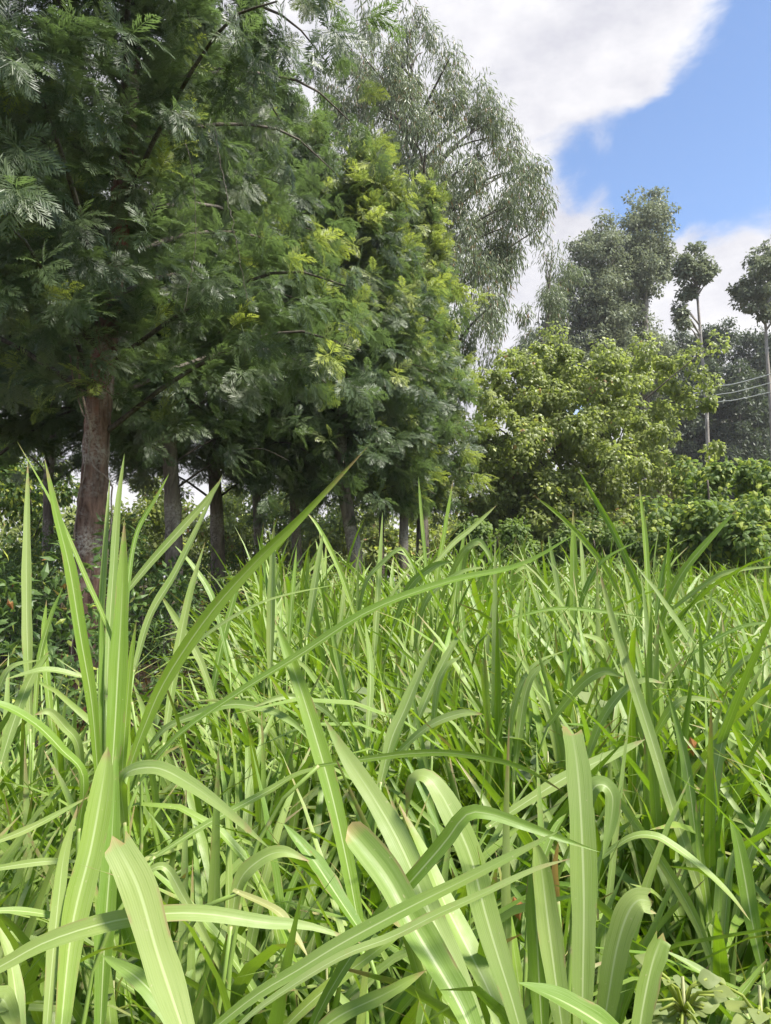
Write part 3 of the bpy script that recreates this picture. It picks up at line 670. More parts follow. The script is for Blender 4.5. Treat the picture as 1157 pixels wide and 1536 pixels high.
# vines
def vine(label, pts, r, name='climbing_vine', leaves=0):
    P = np.array([at(a, b, y) for a, b, y in pts]); C = catmull(P, 40); C[1:-1] += rng.normal(0, .004, (38, 3))
    V, F = tube(C, np.linspace(r, r * .6, 40), 6); root = link(name, mesh_from(name, V, F, M_TWIG if name == 'hanging_vine' else M_VINE, smooth=True), label=label, category='vine')
vine('thin pale vine curling down the front of the thick reddish trunk', [(120, 520, 6.7), (118, 560, 6.75), (128, 610, 6.75), (138, 650, 6.78), (133, 680, 6.78), (145, 705, 6.78), (165, 722, 6.8), (168, 760, 6.84), (160, 860, 6.84)], .012)
vine('second thin vine on the left flank of the thick reddish trunk', [(104, 530, 6.8), (112, 575, 6.8), (124, 618, 6.78), (134, 640, 6.76), (130, 690, 6.8), (118, 750, 6.85), (106, 850, 6.85), (108, 900, 6.85)], .008)
vine('long bare vine hanging through the dark crown of the largest tree', [(322, 190, 5.3), (330, 240, 5.2), (342, 300, 5.1), (352, 350, 5.1), (362, 400, 5.1), (372, 455, 5.1)], .0028, 'hanging_vine')
vine('thin bare vine hanging beside the long one in the dark crown', [(278, 215, 5.4), (288, 250, 5.3), (293, 300, 5.3), (293, 370, 5.3), (286, 420, 5.3), (276, 470, 5.3)], .003, 'hanging_vine')

rng = np.random.default_rng(14)
# ------------------------------------------------------------------ fodder grass
def ribbon(C, w, N, fold=.22, u=(-1, -.5, 0, .5, 1), t0=0.0):
    """one blade: centre line C (n,3), half width w (n,), normals N (n,3)"""
    T = nrm(np.gradient(C, axis=0)); N = nrm(N - (N * T).sum(-1, keepdims=True) * T); S = np.cross(T, N)
    u = np.array(u, float); n = len(C); k = len(u)
    V = C[:, None] + (w[:, None] * u[None])[..., None] * S[:, None] + (w[:, None] * fold * np.abs(u)[None])[..., None] * N[:, None]
    i = np.arange(n - 1)[:, None] * k; j = np.arange(k - 1)[None]
    F = np.stack([i + j, i + j + 1, i + k + j + 1, i + k + j], -1).reshape(-1, 4)
    return V.reshape(-1, 3), [F], {'u': np.tile(u, n), 't': np.repeat(np.linspace(t0, 1, n), k)}
def taper(t, blunt=False):
    w = np.interp(t, [0, .08, .35, .6, .8, .92, 1], [.42, .62, 1, .93, .66, .34, .02])
    if blunt: w = np.interp(t, [0, .1, .4, .8, .97, 1], [.5, .7, 1, 1, .92, .8])
    return w
def hero_blade(root, pts, y0, y1, wpx, pale=.3, blunt=False, roll=None, dead=0.0, bow=0.0, fold=None, foot_xy=None):
    """a blade through photo pixels, base first, between distances y0 (base) and y1 (tip); its sheath runs down to the clump's foot"""
    pts = np.array(pts, float); s = np.concatenate([[0], np.cumsum(np.linalg.norm(np.diff(pts, axis=0), axis=1))]); s /= s[-1]
    P = at(pts[:, 0], pts[:, 1], y0 + (y1 - y0) * s + bow * np.sin(math.pi * s))
    n = 26; C = catmull(P, n); t = np.linspace(0, 1, n)
    w = .46 * wpx * (y0 * .6 + y1 * .4) / FPX * taper(t, blunt)
    view = nrm(np.array([0, 0, CAMZ]) - C); T = nrm(np.gradient(C, axis=0)); up = np.array([0, 0, 1.0])
    N = view * .75 + up * .5; N = nrm(N - (N * T).sum(-1, keepdims=True) * T); S = np.cross(T, N)
    roll = rng.uniform(-.5, .5) if roll is None else roll
    a = roll + .45 * (t - .4) * rng.choice([-1, 1]); N = N * np.cos(a)[:, None] + S * np.sin(a)[:, None]
    edge = 1 + .05 * np.sin(t * rng.uniform(14, 26) + rng.uniform(0, 6))
    parts = [ribbon(C, w * edge / max(.75, math.cos(roll)), N, fold if fold is not None else rng.uniform(.12, .38))]
    if blunt:   # torn end
        parts[0][2]['t'] *= .84
        parts[0][2]['dead'] = np.concatenate([np.full(len(parts[0][0]) - 5, dead), np.full(5, .8)]); V = parts[0][0]; V[-5:] += T[-1] * (w.max() * rng.uniform(-.7, .5, (5, 1)))
    V, F, A = join(parts); k = len(V)
    A['rnd'] = np.full(k, rng.uniform()); A['pale'] = np.full(k, pale); A.setdefault('dead', np.full(k, dead))
    o = world_child('leaf', V, F, M_GRASS, root, A, smooth=True)
    # sheath
    b = C[0]; f = np.array(root.location) + rng.normal(0, .04, 3) * [1, 1, 0]; d = nrm(C[1] - C[0])
    L_ = np.linalg.norm(b - f); c1 = f + np.array([0, 0, .55 * L_]); c2 = b - nrm(d + np.array([0, 0, .5])) * .22 * L_; q = np.linspace(0, 1, 12)[:, None]
    Q = f * (1 - q) ** 3 + 3 * c1 * q * (1 - q) ** 2 + 3 * c2 * q * q * (1 - q) + (b + d * .01) * q ** 3
    tv, tf = tube(Q, np.linspace(.007, min(.006, max(.003, w[0] * .6)), 12), 6); st = np.repeat(np.linspace(0, 1, 12), 6); st = np.concatenate([st, [0, 1]])
    world_child('stem', tv, tf, M_STEM, root, {'t': st}, smooth=True)
    return o
GG = 'clumps of tall fodder grass'
def clump(label, px, y, blades):
    p = at(px, 1000, y); p[2] = gz(p[0], p[1]) - .02
    root = empty('grass_clump', p, label, 'grass', GG)
    for b in blades:
        pts, y0, y1, w = b[:4]; hero_blade(root, pts, y0, y1, w, **(b[4] if len(b) > 4 else {}))
    return root
G, PL = dict(pale=.05), dict(pale=.9)
clump('tall clump with broad upright blades before the reddish trunk', 165, 1.55, [
    ([(166, 1185), (172, 1100), (177, 1010), (183, 900), (187, 780)], 1.5, 1.6, 29, dict(pale=0, roll=.1)),
    ([(148, 1175), (138, 1057), (121, 954), (104, 850), (84, 770), (67, 688)], 1.5, 1.45, 21, dict(pale=0, roll=.2)),
    ([(160, 1050), (164, 950), (170, 860), (177, 760), (187, 680)], 1.6, 1.75, 14, PL), ([(150, 1000), (152, 917), (158, 820), (165, 718)], 1.65, 1.75, 10, PL),
    ([(190, 1165), (215, 1095), (249, 1019), (311, 926), (377, 850), (450, 778), (552, 670)], 1.5, 1.5, 20, G),
    ([(205, 1180), (260, 1110), (346, 1047), (449, 983), (553, 917), (674, 872), (780, 848), (868, 798)], 1.45, 1.35, 17, G),
    ([(200, 1060), (165, 950), (130, 870), (100, 800), (70, 740), (26, 662)], 1.6, 1.5, 9, dict(pale=.3)),
    ([(190, 960), (192, 880), (205, 800), (235, 745), (254, 710)], 1.7, 1.8, 7, G),
    ([(188, 1240), (182, 1180), (195, 1157), (235, 1152), (275, 1170), (330, 1208), (404, 1272)], 1.35, 1.1, 27, dict(pale=.85, roll=.0)),
    ([(118, 1250), (125, 1165), (93, 1125), (52, 1085), (0, 1057), (-60, 1050)], 1.4, 1.25, 19, G),
    ([(125, 1200), (118, 1120), (97, 1090), (75, 1068), (52, 1072)], 1.5, 1.4, 15, PL),
    ([(225, 1290), (311, 1236), (400, 1188), (450, 1160), (522, 1142)], 1.4, 1.5, 13, dict(pale=.5)),
    ([(178, 1260), (186, 1120), (196, 1000), (205, 930)], 1.5, 1.6, 12, G), ([(160, 1250), (157, 1130), (155, 1000), (152, 900)], 1.55, 1.65, 14, G)])
clump('pale blades in the near left corner with one blunt torn leaf', 150, .95, [
    ([(88, 1580), (108, 1392), (137, 1271), (155, 1170), (162, 1120)], 1.0, 1.15, 42, dict(pale=.45, roll=.25, fold=.5)),
    ([(150, 1560), (158, 1400), (168, 1260), (175, 1120)], 1.15, 1.3, 30, dict(pale=0, roll=-.2)),
    ([(290, 1590), (263, 1510), (235, 1425), (207, 1330), (173, 1262)], .80, .85, 54, dict(pale=1, blunt=True, roll=.1, fold=.1)),
    ([(-80, 1490), (0, 1450), (69, 1413), (156, 1385), (242, 1371), (311, 1371), (400, 1384), (466, 1390), (545, 1416)], .8, .9, 27, dict(pale=.75, roll=.25)),
    ([(68, 1570), (78, 1450), (88, 1350), (97, 1280), (117, 1208)], 1.0, 1.1, 21, dict(pale=.9)), ([(35, 1580), (25, 1500), (15, 1440), (-8, 1380)], .9, .95, 22, PL),
    ([(270, 1560), (245, 1510), (205, 1466), (153, 1433)], 1.0, 1.05, 30, dict(pale=.5)), ([(-30, 1600), (-10, 1530), (5, 1500), (30, 1560)], .85, .85, 40, dict(pale=1, roll=.2)),
    ([(-20, 1268), (50, 1240), (136, 1194)], 1.2, 1.25, 11, PL), ([(-40, 1308), (60, 1293), (122, 1292)], 1.1, 1.15, 11, PL), ([(-40, 1370), (20, 1366), (80, 1374), (130, 1390)], 1.0, 1.1, 13, PL),
    ([(205, 1320), (245, 1300), (275, 1345), (310, 1410), (343, 1477)], 1.2, 1.2, 15, PL), ([(345, 1400), (358, 1325), (390, 1290), (425, 1278), (465, 1292)], 1.2, 1.2, 23, dict(pale=.8))])
clump('upright pale blade at the left edge with arched neighbours', 30, 2.1, [
    ([(46, 1100), (42, 988), (40, 900), (40, 800), (42, 690)], 2.0, 2.1, 16, PL), ([(0, 1150), (20, 1085), (45, 1020), (74, 976)], 1.8, 1.9, 17, PL), ([(125, 1015), (70, 1005), (8, 1019)], 1.9, 1.8, 13, PL),
    ([(50, 1120), (58, 1000), (75, 930), (95, 880)], 2.1, 2.2, 9, G), ([(-30, 1120), (0, 1030), (20, 1000), (60, 990)], 2.0, 2.0, 12, PL), ([(90, 1180), (75, 1060), (66, 960), (70, 900)], 2.2, 2.3, 11, G)])
clump('fan of pale slanting blades behind the broad upright ones', 230, 2.3, [
    ([(180, 900), (225, 845), (270, 795), (310, 750), (334, 716)], 2.3, 2.4, 13, PL), ([(200, 1010), (225, 925), (263, 860), (300, 785), (334, 712)], 2.2, 2.4, 14, PL), ([(245, 1120), (256, 1044), (270, 960), (285, 890), (308, 813)], 2.0, 2.1, 14, PL),
    ([(220, 1125), (250, 1092), (294, 1073), (345, 1057), (400, 1064), (442, 1086), (467, 1113)], 1.9, 1.8, 15, PL), ([(250, 1010), (300, 960), (360, 920), (420, 895), (530, 872)], 2.2, 2.1, 9, PL), ([(330, 1080), (300, 990), (265, 930), (240, 890)], 2.3, 2.3, 12, PL),
    ([(310, 1090), (330, 980), (350, 900), (365, 850)], 2.4, 2.5, 11, G), ([(345, 1000), (320, 900), (290, 850), (262, 818)], 2.4, 2.5, 10, G)])
clump('near fan of wide white-ribbed blades in the middle foreground', 760, .8, [
    ([(735, 1590), (690, 1470), (650, 1380), (601, 1267), (563, 1200), (520, 1135), (486, 1077)], .85, 1.05, 42, dict(pale=.85, roll=.05, fold=.15)),
    ([(725, 1590), (690, 1510), (655, 1448), (620, 1390), (580, 1315), (527, 1247)], .82, .95, 50, dict(pale=.55, blunt=True, roll=.2, fold=.55)),
    ([(792, 1590), (771, 1509), (746, 1430), (726, 1361), (708, 1290), (685, 1235), (660, 1188), (638, 1164), (617, 1172), (610, 1225)], .85, 1.0, 43, dict(pale=.8, roll=0, fold=.12)),
    ([(772, 1590), (735, 1490), (700, 1420), (665, 1350), (640, 1290), (598, 1205)], .9, 1.1, 37, dict(pale=.55)), ([(738, 1590), (700, 1500), (660, 1430), (622, 1366)], .95, 1.05, 30, dict(pale=.2)),
    ([(815, 1580), (808, 1450), (803, 1345), (800, 1290)], .95, 1.0, 32, dict(pale=0)), ([(850, 1590), (835, 1480), (822, 1380), (812, 1300), (802, 1260)], .88, .95, 38, dict(pale=.8, roll=.1)),
    ([(965, 1585), (900, 1535), (840, 1500), (777, 1474)], .78, .75, 42, dict(pale=.2, roll=.2, fold=.3)), ([(620, 1600), (640, 1500), (660, 1440), (690, 1400)], 1.1, 1.15, 22, G)])
clump('near upright wide blade with white rib and torn neighbours at the lower right', 890, .85, [
    ([(872, 1590), (875, 1450), (876, 1343), (872, 1230), (866, 1150), (857, 1093)], .88, 1.0, 41, dict(pale=.75, roll=.1, fold=.2, blunt=True)),
    ([(898, 1590), (912, 1500), (925, 1425), (940, 1375), (957, 1351), (980, 1353)], .85, .85, 38, dict(pale=.8, blunt=True, roll=.1, fold=.15)),
    ([(955, 1590), (963, 1520), (978, 1447), (993, 1404)], .88, .92, 31, dict(pale=.5, blunt=True, fold=.5)), ([(866, 1290), (885, 1195), (903, 1177), (919, 1195), (915, 1240), (904, 1288)], 1.1, 1.05, 27, dict(pale=.8, roll=0)),
    ([(895, 1292), (944, 1257), (982, 1254), (1013, 1271), (1054, 1302), (1096, 1343), (1126, 1382)], 1.3, 1.2, 16, dict(pale=.6)), ([(1095, 1530), (1060, 1420), (1034, 1361), (999, 1302), (964, 1250), (920, 1190), (883, 1158)], 1.3, 1.4, 15, PL),
    ([(1128, 1530), (1080, 1478), (1040, 1450), (993, 1424)], 1.1, 1.15, 15, PL)])
clump('long crossing blades slanting up across the middle foreground', 440, 1.0, [
    ([(452, 1580), (485, 1505), (530, 1430), (574, 1371), (622, 1316), (667, 1264), (700, 1222), (735, 1221), (780, 1236), (830, 1254), (900, 1278)], .95, .9, 25, dict(pale=.1, roll=.1)),
    ([(300, 1560), (380, 1496), (449, 1454), (518, 1412), (622, 1357), (691, 1323), (780, 1278), (840, 1246)], .85, .85, 23, dict(pale=.55, roll=.15)),
    ([(330, 1570), (380, 1520), (449, 1472), (518, 1432), (587, 1406), (657, 1371), (726, 1340), (800, 1305), (856, 1288)], .84, .82, 17, dict(pale=1, roll=-.3)),
    ([(545, 1430), (525, 1316), (500, 1200), (475, 1110), (450, 1030), (430, 975), (412, 928)], 1.3, 1.45, 29, dict(pale=0, roll=.1)), ([(550, 1410), (500, 1335), (470, 1290), (425, 1235)], 1.25, 1.3, 29, dict(pale=0, roll=.4)),
    ([(350, 1335), (415, 1366), (440, 1400), (463, 1437)], 1.15, 1.1, 14, dict(pale=1, dead=.35)), ([(420, 1600), (500, 1530), (580, 1490), (640, 1455)], .95, 1.0, 22, dict(pale=.5)), ([(380, 1590), (470, 1500), (560, 1430), (615, 1390)], 1.05, 1.1, 18, dict(pale=.3)),
    ([(470, 1150), (553, 1138), (622, 1130), (691, 1131), (780, 1150), (852, 1192)], 1.3, 1.2, 9, dict(pale=.1, roll=.6))])
clump('pale slanting blade and arched neighbours in the middle of the grass', 590, 1.9, [
    ([(570, 1180), (587, 1111), (607, 1065), (630, 1010), (654, 957)], 1.7, 1.8, 22, PL), ([(580, 1145), (640, 1092), (690, 1071), (724, 1071)], 1.75, 1.65, 16, PL), ([(550, 1130), (556, 1010), (547, 928)], 2.0, 2.1, 11, PL),
    ([(600, 1150), (635, 1060), (670, 985), (700, 935)], 2.0, 2.1, 14, PL), ([(648, 1140), (655, 1040), (670, 1000), (692, 985)], 2.0, 2.0, 12, PL), ([(540, 1140), (520, 1050), (505, 980), (495, 930)], 2.0, 2.1, 10, G), ([(520, 1100), (480, 1060), (430, 1045), (380, 1060)], 1.9, 1.8, 11, PL)])
clump('tall thin blades before the curved tree trunk', 470, 3.0, [
    ([(405, 1010), (408, 900), (412, 780)], 2.6, 2.7, 14, PL), ([(460, 960), (472, 880), (485, 798)], 2.8, 2.9, 12, PL), ([(560, 1010), (529, 911), (508, 852), (480, 795), (460, 768)], 2.9, 3.0, 9, G), ([(560, 1010), (566, 900), (574, 768)], 2.9, 3.0, 10, PL),
    ([(430, 1010), (438, 900), (445, 820)], 3.0, 3.1, 8, G), ([(500, 1000), (512, 920), (520, 850)], 3.0, 3.1, 8, PL), ([(530, 990), (546, 883), (574, 845), (601, 824), (615, 841), (626, 868)], 3.0, 2.9, 9, PL), ([(590, 940), (615, 880), (650, 850), (680, 841)], 2.9, 2.8, 12, PL)])
clump('bright upright tuft with hooked blades right of the grove', 690, 3.4, [
    ([(672, 1010), (682, 900), (698, 786)], 3.3, 3.4, 12, G), ([(690, 890), (700, 830), (716, 812), (730, 825), (739, 845)], 3.3, 3.2, 10, PL), ([(640, 860), (680, 815), (710, 790), (746, 757)], 3.2, 3.3, 8, PL), ([(660, 980), (655, 880), (668, 790), (680, 720)], 3.3, 3.4, 8, G),
    ([(650, 960), (640, 860), (632, 770), (628, 715)], 3.4, 3.5, 6, G), ([(700, 980), (690, 900), (692, 835)], 3.3, 3.4, 11, G), ([(660, 900), (690, 835), (708, 818), (722, 816)], 3.3, 3.2, 9, PL), ([(620, 980), (640, 900), (690, 860), (730, 850)], 3.2, 3.1, 10, PL)])
clump('tall spiky tuft standing against the broadleaf tree', 890, 3.1, [
    ([(862, 970), (861, 880), (860, 763)], 3.0, 3.1, 14, G), ([(1000, 990), (957, 877), (922, 800), (895, 752), (867, 703)], 3.0, 3.0, 10, G), ([(960, 970), (922, 877), (891, 829), (847, 780), (801, 743)], 3.0, 2.9, 9, G), ([(865, 940), (878, 886), (904, 842), (959, 810)], 3.0, 2.9, 9, G),
    ([(850, 960), (838, 886), (822, 800)], 3.1, 3.2, 10, PL), ([(880, 950), (876, 870), (870, 800)], 3.1, 3.2, 9, PL), ([(830, 930), (810, 870), (788, 850), (770, 862)], 3.1, 3.0, 9, PL), ([(740, 936), (826, 914), (902, 917), (975, 928)], 2.4, 2.3, 7, G),
    ([(925, 1040), (915, 990), (900, 962), (866, 950)], 2.5, 2.4, 14, PL)])
clump('tuft with long outward blades before the right bush', 985, 2.9, [
    ([(978, 970), (972, 881), (967, 800), (959, 726)], 2.9, 3.0, 9, G), ([(985, 960), (1000, 907), (1027, 855), (1071, 802), (1108, 762)], 2.9, 2.8, 12, G), ([(983, 940), (992, 870), (1001, 826)], 3.0, 3.1, 8, G), ([(1000, 920), (1060, 875), (1100, 857), (1170, 849)], 2.9, 2.7, 10, PL),
    ([(1035, 1075), (1022, 1020), (1008, 980), (988, 926)], 2.3, 2.4, 13, G), ([(1010, 1000), (1068, 962), (1120, 938), (1170, 934)], 2.4, 2.3, 8, G), ([(1080, 1040), (1096, 1014), (1123, 987), (1170, 962)], 2.3, 2.2, 13, PL), ([(950, 960), (945, 900), (935, 850)], 3.0, 3.1, 9, PL)])
clump('long straight pale blades rising at the right of the grass', 1080, 1.6, [
    ([(1115, 1545), (1085, 1440), (1045, 1320), (1005, 1200), (978, 1111), (951, 1028), (930, 966), (912, 905), (898, 850)], 1.4, 1.7, 19, dict(pale=.85, roll=.1)), ([(1085, 1545), (1058, 1380), (1036, 1190), (1020, 1104), (1001, 1033)], 1.45, 1.6, 16, dict(pale=.3)),
    ([(1060, 1350), (1066, 1230), (1080, 1130), (1100, 1060), (1116, 1016)], 1.5, 1.6, 19, PL), ([(1058, 1250), (1068, 1140), (1076, 1068)], 1.6, 1.65, 14, PL), ([(1145, 1460), (1128, 1380), (1118, 1320), (1107, 1265), (1094, 1222)], 1.25, 1.3, 25, dict(pale=0, roll=.1)),
    ([(1078, 1545), (1085, 1420), (1095, 1310), (1107, 1260)], 1.35, 1.4, 13, PL), ([(1070, 1580), (1100, 1510), (1125, 1475), (1152, 1438)], 1.1, 1.15, 14, dict(pale=.2)), ([(1075, 1500), (1060, 1350), (1050, 1280), (1044, 1200)], 1.45, 1.5, 12, G), ([(1090, 1440), (1120, 1300), (1150, 1220), (1180, 1170)], 1.5, 1.5, 14, PL)])
clump('arched pale blades left of the long straight ones', 880, 1.9, [
    ([(870, 1175), (881, 1139), (902, 1083), (930, 1042), (964, 1021), (998, 1025)], 1.8, 1.7, 16, PL), ([(820, 1090), (871, 1028), (906, 1007), (937, 1016)], 1.9, 1.8, 15, PL), ([(975, 1115), (1006, 1066), (1034, 1049), (1085, 1053)], 1.8, 1.7, 15, PL),
    ([(730, 1242), (802, 1195), (860, 1160), (925, 1130), (968, 1109)], 1.5, 1.55, 21, dict(pale=.8)), ([(770, 1180), (780, 1090), (795, 1020), (830, 985)], 1.9, 1.9, 13, PL), ([(760, 1170), (772, 1060), (800, 1000), (850, 975)], 2.0, 2.0, 11, PL), ([(845, 1200), (830, 1100), (800, 1020), (770, 970)], 2.0, 2.0, 12, PL)])
clump('yellowed dead leaf strip beside the wide upright blade', 836, 1.15, [([(838, 1360), (833, 1309), (838, 1262)], 1.15, 1.12, 11, dict(dead=1.0, pale=0)), ([(800, 1330), (830, 1250), (850, 1220)], 1.3, 1.35, 12, dict(pale=.2))])

rng = np.random.default_rng(15)
# clumps copied from a set of shared blades
def arc_blade(L, th0, bend, w, cols=(-1, -.5, 0, .5, 1), n=15):
    s = np.linspace(0, 1, n); th = th0 - bend * s ** 1.6
    step = L / (n - 1); x = np.concatenate([[0], np.cumsum(np.cos(th[:-1]) * step)]); z = np.concatenate([[0], np.cumsum(np.sin(th[:-1]) * step)])
    yv = .05 * L * np.sin(s * 3 + L * 9)
    C = np.stack([x, yv * s, z], -1); N = np.stack([-np.sin(th), np.zeros(n), np.cos(th)], -1)
    a = (L * 50 % 1 - .5) * 1.6 * s; N = N * np.cos(a)[:, None] + np.array([0, 1.0, 0]) * np.sin(a)[:, None]
    return ribbon(C, .5 * w * taper(s), N, .25, cols)
LIB = []
for i in range(26):
    V, F, A = arc_blade(rng.uniform(.55, .95), R(rng.uniform(64, 87)), R(rng.uniform(20, 150)), rng.uniform(.016, .027)); k = len(V)
    A.update(rnd=np.full(k, rng.uniform()), pale=np.full(k, np.clip(rng.normal(.55, .4), 0, 1)), dead=np.zeros(k)); LIB.append(mesh_from('leaf', V, F, M_GRASS, A, True))
cv, cf = tube(np.array([[0, 0, 0], [.01, 0, .35], [.0, .01, .7], [.015, 0, 1.0]]), [.009, .008, .007, .004], 6)
CULM = mesh_from('stem', cv, cf, M_STEM, {'t': np.concatenate([np.repeat(np.linspace(0, 1, 4), 6), [0, 1]])}, True)
def top_limit(y): return float(np.interp(y, [.8, 1.2, 1.6, 2.2, 3, 4.5, 7], [1.02, 1.08, 1.15, 1.25, 1.40, 1.50, 1.5]))
spots = []
tries = 0
while len(spots) < 62 and tries < 5000:
    tries += 1; y = 1.85 + 4.5 * rng.uniform() ** 1.1; x = rng.uniform(-.52, .52) * y
    if x < -.9 and y > 3.2: continue
    if all((x - a) ** 2 + (y - b) ** 2 > (.18 + .03 * y) ** 2 for a, b in spots): spots.append((x, y))
ORD = {}
for x, y in sorted(spots, key=lambda q: q[1]):
    px = CX + FPX * x / y; c_ = next(k for k, lim in enumerate((230, 400, 560, 700, 830, 960, 9999)) if px < lim); ORD[c_] = ORD.get(c_, -1) + 1
    lab = ('%s arching grass clump from the viewer before %s' % (('nearest', 'second', 'third', 'fourth', 'fifth', 'sixth', 'seventh', 'eighth', 'ninth', 'tenth', 'eleventh', 'twelfth', 'thirteenth', 'fourteenth', 'fifteenth', 'sixteenth', 'seventeenth', 'eighteenth')[ORD[c_]],
           ('the thick reddish trunk', 'the grey ringed trunk', 'the curved trunk', 'the end of the grove', 'the left of the broadleaf tree', 'the right of the broadleaf tree', 'the right edge bush')[c_]))
    root = empty('grass_clump', (x, y, gz(x, y) - .02), lab, 'grass', GG); H = top_limit(y) * rng.uniform(.86, 1.06)
    for c in range(4):
        a = rng.uniform(0, 6.28); r = rng.uniform(.02, .1); h = H * rng.uniform(.42, .6); o = link('stem', CULM, root); o.location = (r * math.cos(a), r * math.sin(a), 0); o.scale = (1, 1, h); o.rotation_euler = (rng.normal(0, .1), rng.normal(0, .1), a)
    for b in range(22):
        o = link('leaf', LIB[rng.integers(len(LIB))], root); a = rng.uniform(0, 6.28); r = rng.uniform(.01, .10); h = H * rng.uniform(.12, .56) ; s = min(1.12, (H - h) / .72 + .12) * rng.uniform(.85, 1.1)
        o.location = (r * math.cos(a), r * math.sin(a), h); o.rotation_euler = (rng.normal(0, .14), rng.normal(0, .14), a + rng.normal(0, .5)); o.scale = (s, s * rng.uniform(.9, 1.2), s)

rng = np.random.default_rng(16)
# the rest of the field
def field(n, ylo, yhi, segs, cols, wmul, name, label, dens_pow=1.0, xk=.62):
    y = ylo + (yhi - ylo) * rng.uniform(0, 1, n) ** dens_pow; x = rng.uniform(-1, 1, n) * (xk * y + .5)
    # gather into tufts
    k = max(20, int(n / 34)); ty = ylo + (yhi - ylo) * rng.uniform(0, 1, k) ** dens_pow; tx = rng.uniform(-1, 1, k) * (xk * ty + .5)
    ti = rng.integers(0, k, n); loose = rng.uniform(0, 1, n) < .10
    sd_ = .05 + .009 * ty[ti]
    x = np.where(loose, x, tx[ti] + rng.normal(0, 1, n) * sd_); y = np.where(loose, y, ty[ti] + rng.normal(0, 1, n) * sd_)
    keep = (y > ylo - .1) & ~((x < -.68 - .16 * (y - 4)) & (y > 2.5)) & ~((x < .5) & (y > 9.5))
    x, y, ti = x[keep], y[keep], ti[keep]; n = len(x)
    th_ = rng.normal(1, .11, k)[ti]; H = np.interp(y, [.8, 1.2, 1.6, 2.2, 3, 4.5, 7, 14], [.96, .99, 1.02, 1.10, 1.24, 1.36, 1.40, 1.42]) * th_
    h0 = H * rng.uniform(.05, .62, n); L = np.clip((H - h0) * rng.uniform(1.0, 1.6, n), .3, 1.3)
    az = np.where(rng.uniform(0, 1, n) < .8, np.arctan2(y - ty[ti], x - tx[ti]) + rng.normal(0, .55, n), rng.uniform(0, 2 * math.pi, n)); th0 = R(81) + rng.normal(0, R(8), n); bend = R(1) * np.clip(rng.gamma(2.4, 34, n), 6, 170)
    s = np.linspace(0, 1, segs + 1); th = th0[:, None] - bend[:, None] * s[None] ** 1.6
    dx = np.cos(th[:, :-1]) * (L / segs)[:, None]; dz = np.sin(th[:, :-1]) * (L / segs)[:, None]
    rx = np.concatenate([np.zeros((n, 1)), np.cumsum(dx, 1)], 1); rz = np.concatenate([np.zeros((n, 1)), np.cumsum(dz, 1)], 1)
    ca, sa = np.cos(az)[:, None], np.sin(az)[:, None]
    C = np.stack([x[:, None] + rx * ca, y[:, None] + rx * sa, (ground_z(x, y) + h0)[:, None] + rz], -1)
    N = np.stack([-np.sin(th) * ca, -np.sin(th) * sa, np.cos(th)], -1); S = np.stack([-sa, ca, np.zeros_like(ca)], -1) * np.ones_like(N)
    tw = (rng.uniform(-.9, .9, n)[:, None] * s[None] + rng.normal(0, .25, n)[:, None])[..., None]; N, S = N * np.cos(tw) + S * np.sin(tw), S * np.cos(tw) - N * np.sin(tw)
    w = (.5 * wmul * rng.uniform(.0135, .0275, n))[:, None] * taper(s)[None]
    u = np.array(cols, float); V = C[:, :, None] + (w[..., None] * u)[..., None] * S[:, :, None] + (w[..., None] * .25 * np.abs(u))[..., None] * N[:, :, None]
    kk = len(u); m_ = (segs + 1) * kk; i = np.arange(segs)[:, None] * kk; j = np.arange(kk - 1)[None]
    f = np.stack([i + j, i + j + 1, i + kk + j + 1, i + kk + j], -1).reshape(-1, 4)
    F = (f[None] + (np.arange(n) * m_)[:, None, None]).reshape(-1, 4)
    A = {'u': np.tile(u, n * (segs + 1)), 't': np.tile(np.repeat(s, kk), n), 'rnd': np.repeat(rng.uniform(0, 1, n), m_), 'pale': np.repeat(np.clip(rng.normal(.52, .42, n), 0, 1), m_), 'dead': np.repeat(((rng.uniform(0, 1, n) < .05) & (h0 < .22 * H) & (L < .75)) * rng.uniform(.5, 1, n), m_)}
    link(name, mesh_from(name, V.reshape(-1, 3), [F], M_GRASS, A, True), kind='stuff', label=label, category='grass')
field(9000, 1.2, 4.5, 9, (-1, 0, 1), 1.22, 'grass', 'dense green grass blades filling the foreground between the clumps', 1.25)
field(12000, 4.0, 12.5, 7, (-1, 0, 1), 1.65, 'field_grass', 'dense green grass of the field towards the bushes', 1.2)
field(9000, 10.0, 24, 5, (-1, 1), 1.9, 'far_field_grass', 'fine bright grass at the far edge of the field', 1.2, .6)
# stems of the field
def culms(n):
    y = 1.0 + 5 * rng.uniform(0, 1, n) ** 1.2; x = rng.uniform(-1, 1, n) * (.6 * y + .4); k = ~((x < -.8) & (y > 4.3)); x, y = x[k], y[k]; parts = []
    for a, b in zip(x, y):
        z = gz(a, b); h = top_limit(b) * rng.uniform(.4, .75); q = rng.normal(0, .07, 2)
        V, F = tube(np.array([[a, b, z - .02], [a + q[0] * .5, b + q[1] * .5, z + h * .5], [a + q[0], b + q[1], z + h]]), [.007, .006, .004], 5); parts.append((V, F, {'t': np.concatenate([np.repeat([0, .5, 1.0], 5), [0, 1]])}))
    V, F, A = join(parts); link('grass_stems', mesh_from('grass_stems', V, F, M_STEM, A, True), kind='stuff', label='upright green grass stems between the clumps of the field', category='grass')
culms(900)

rng = np.random.default_rng(17)
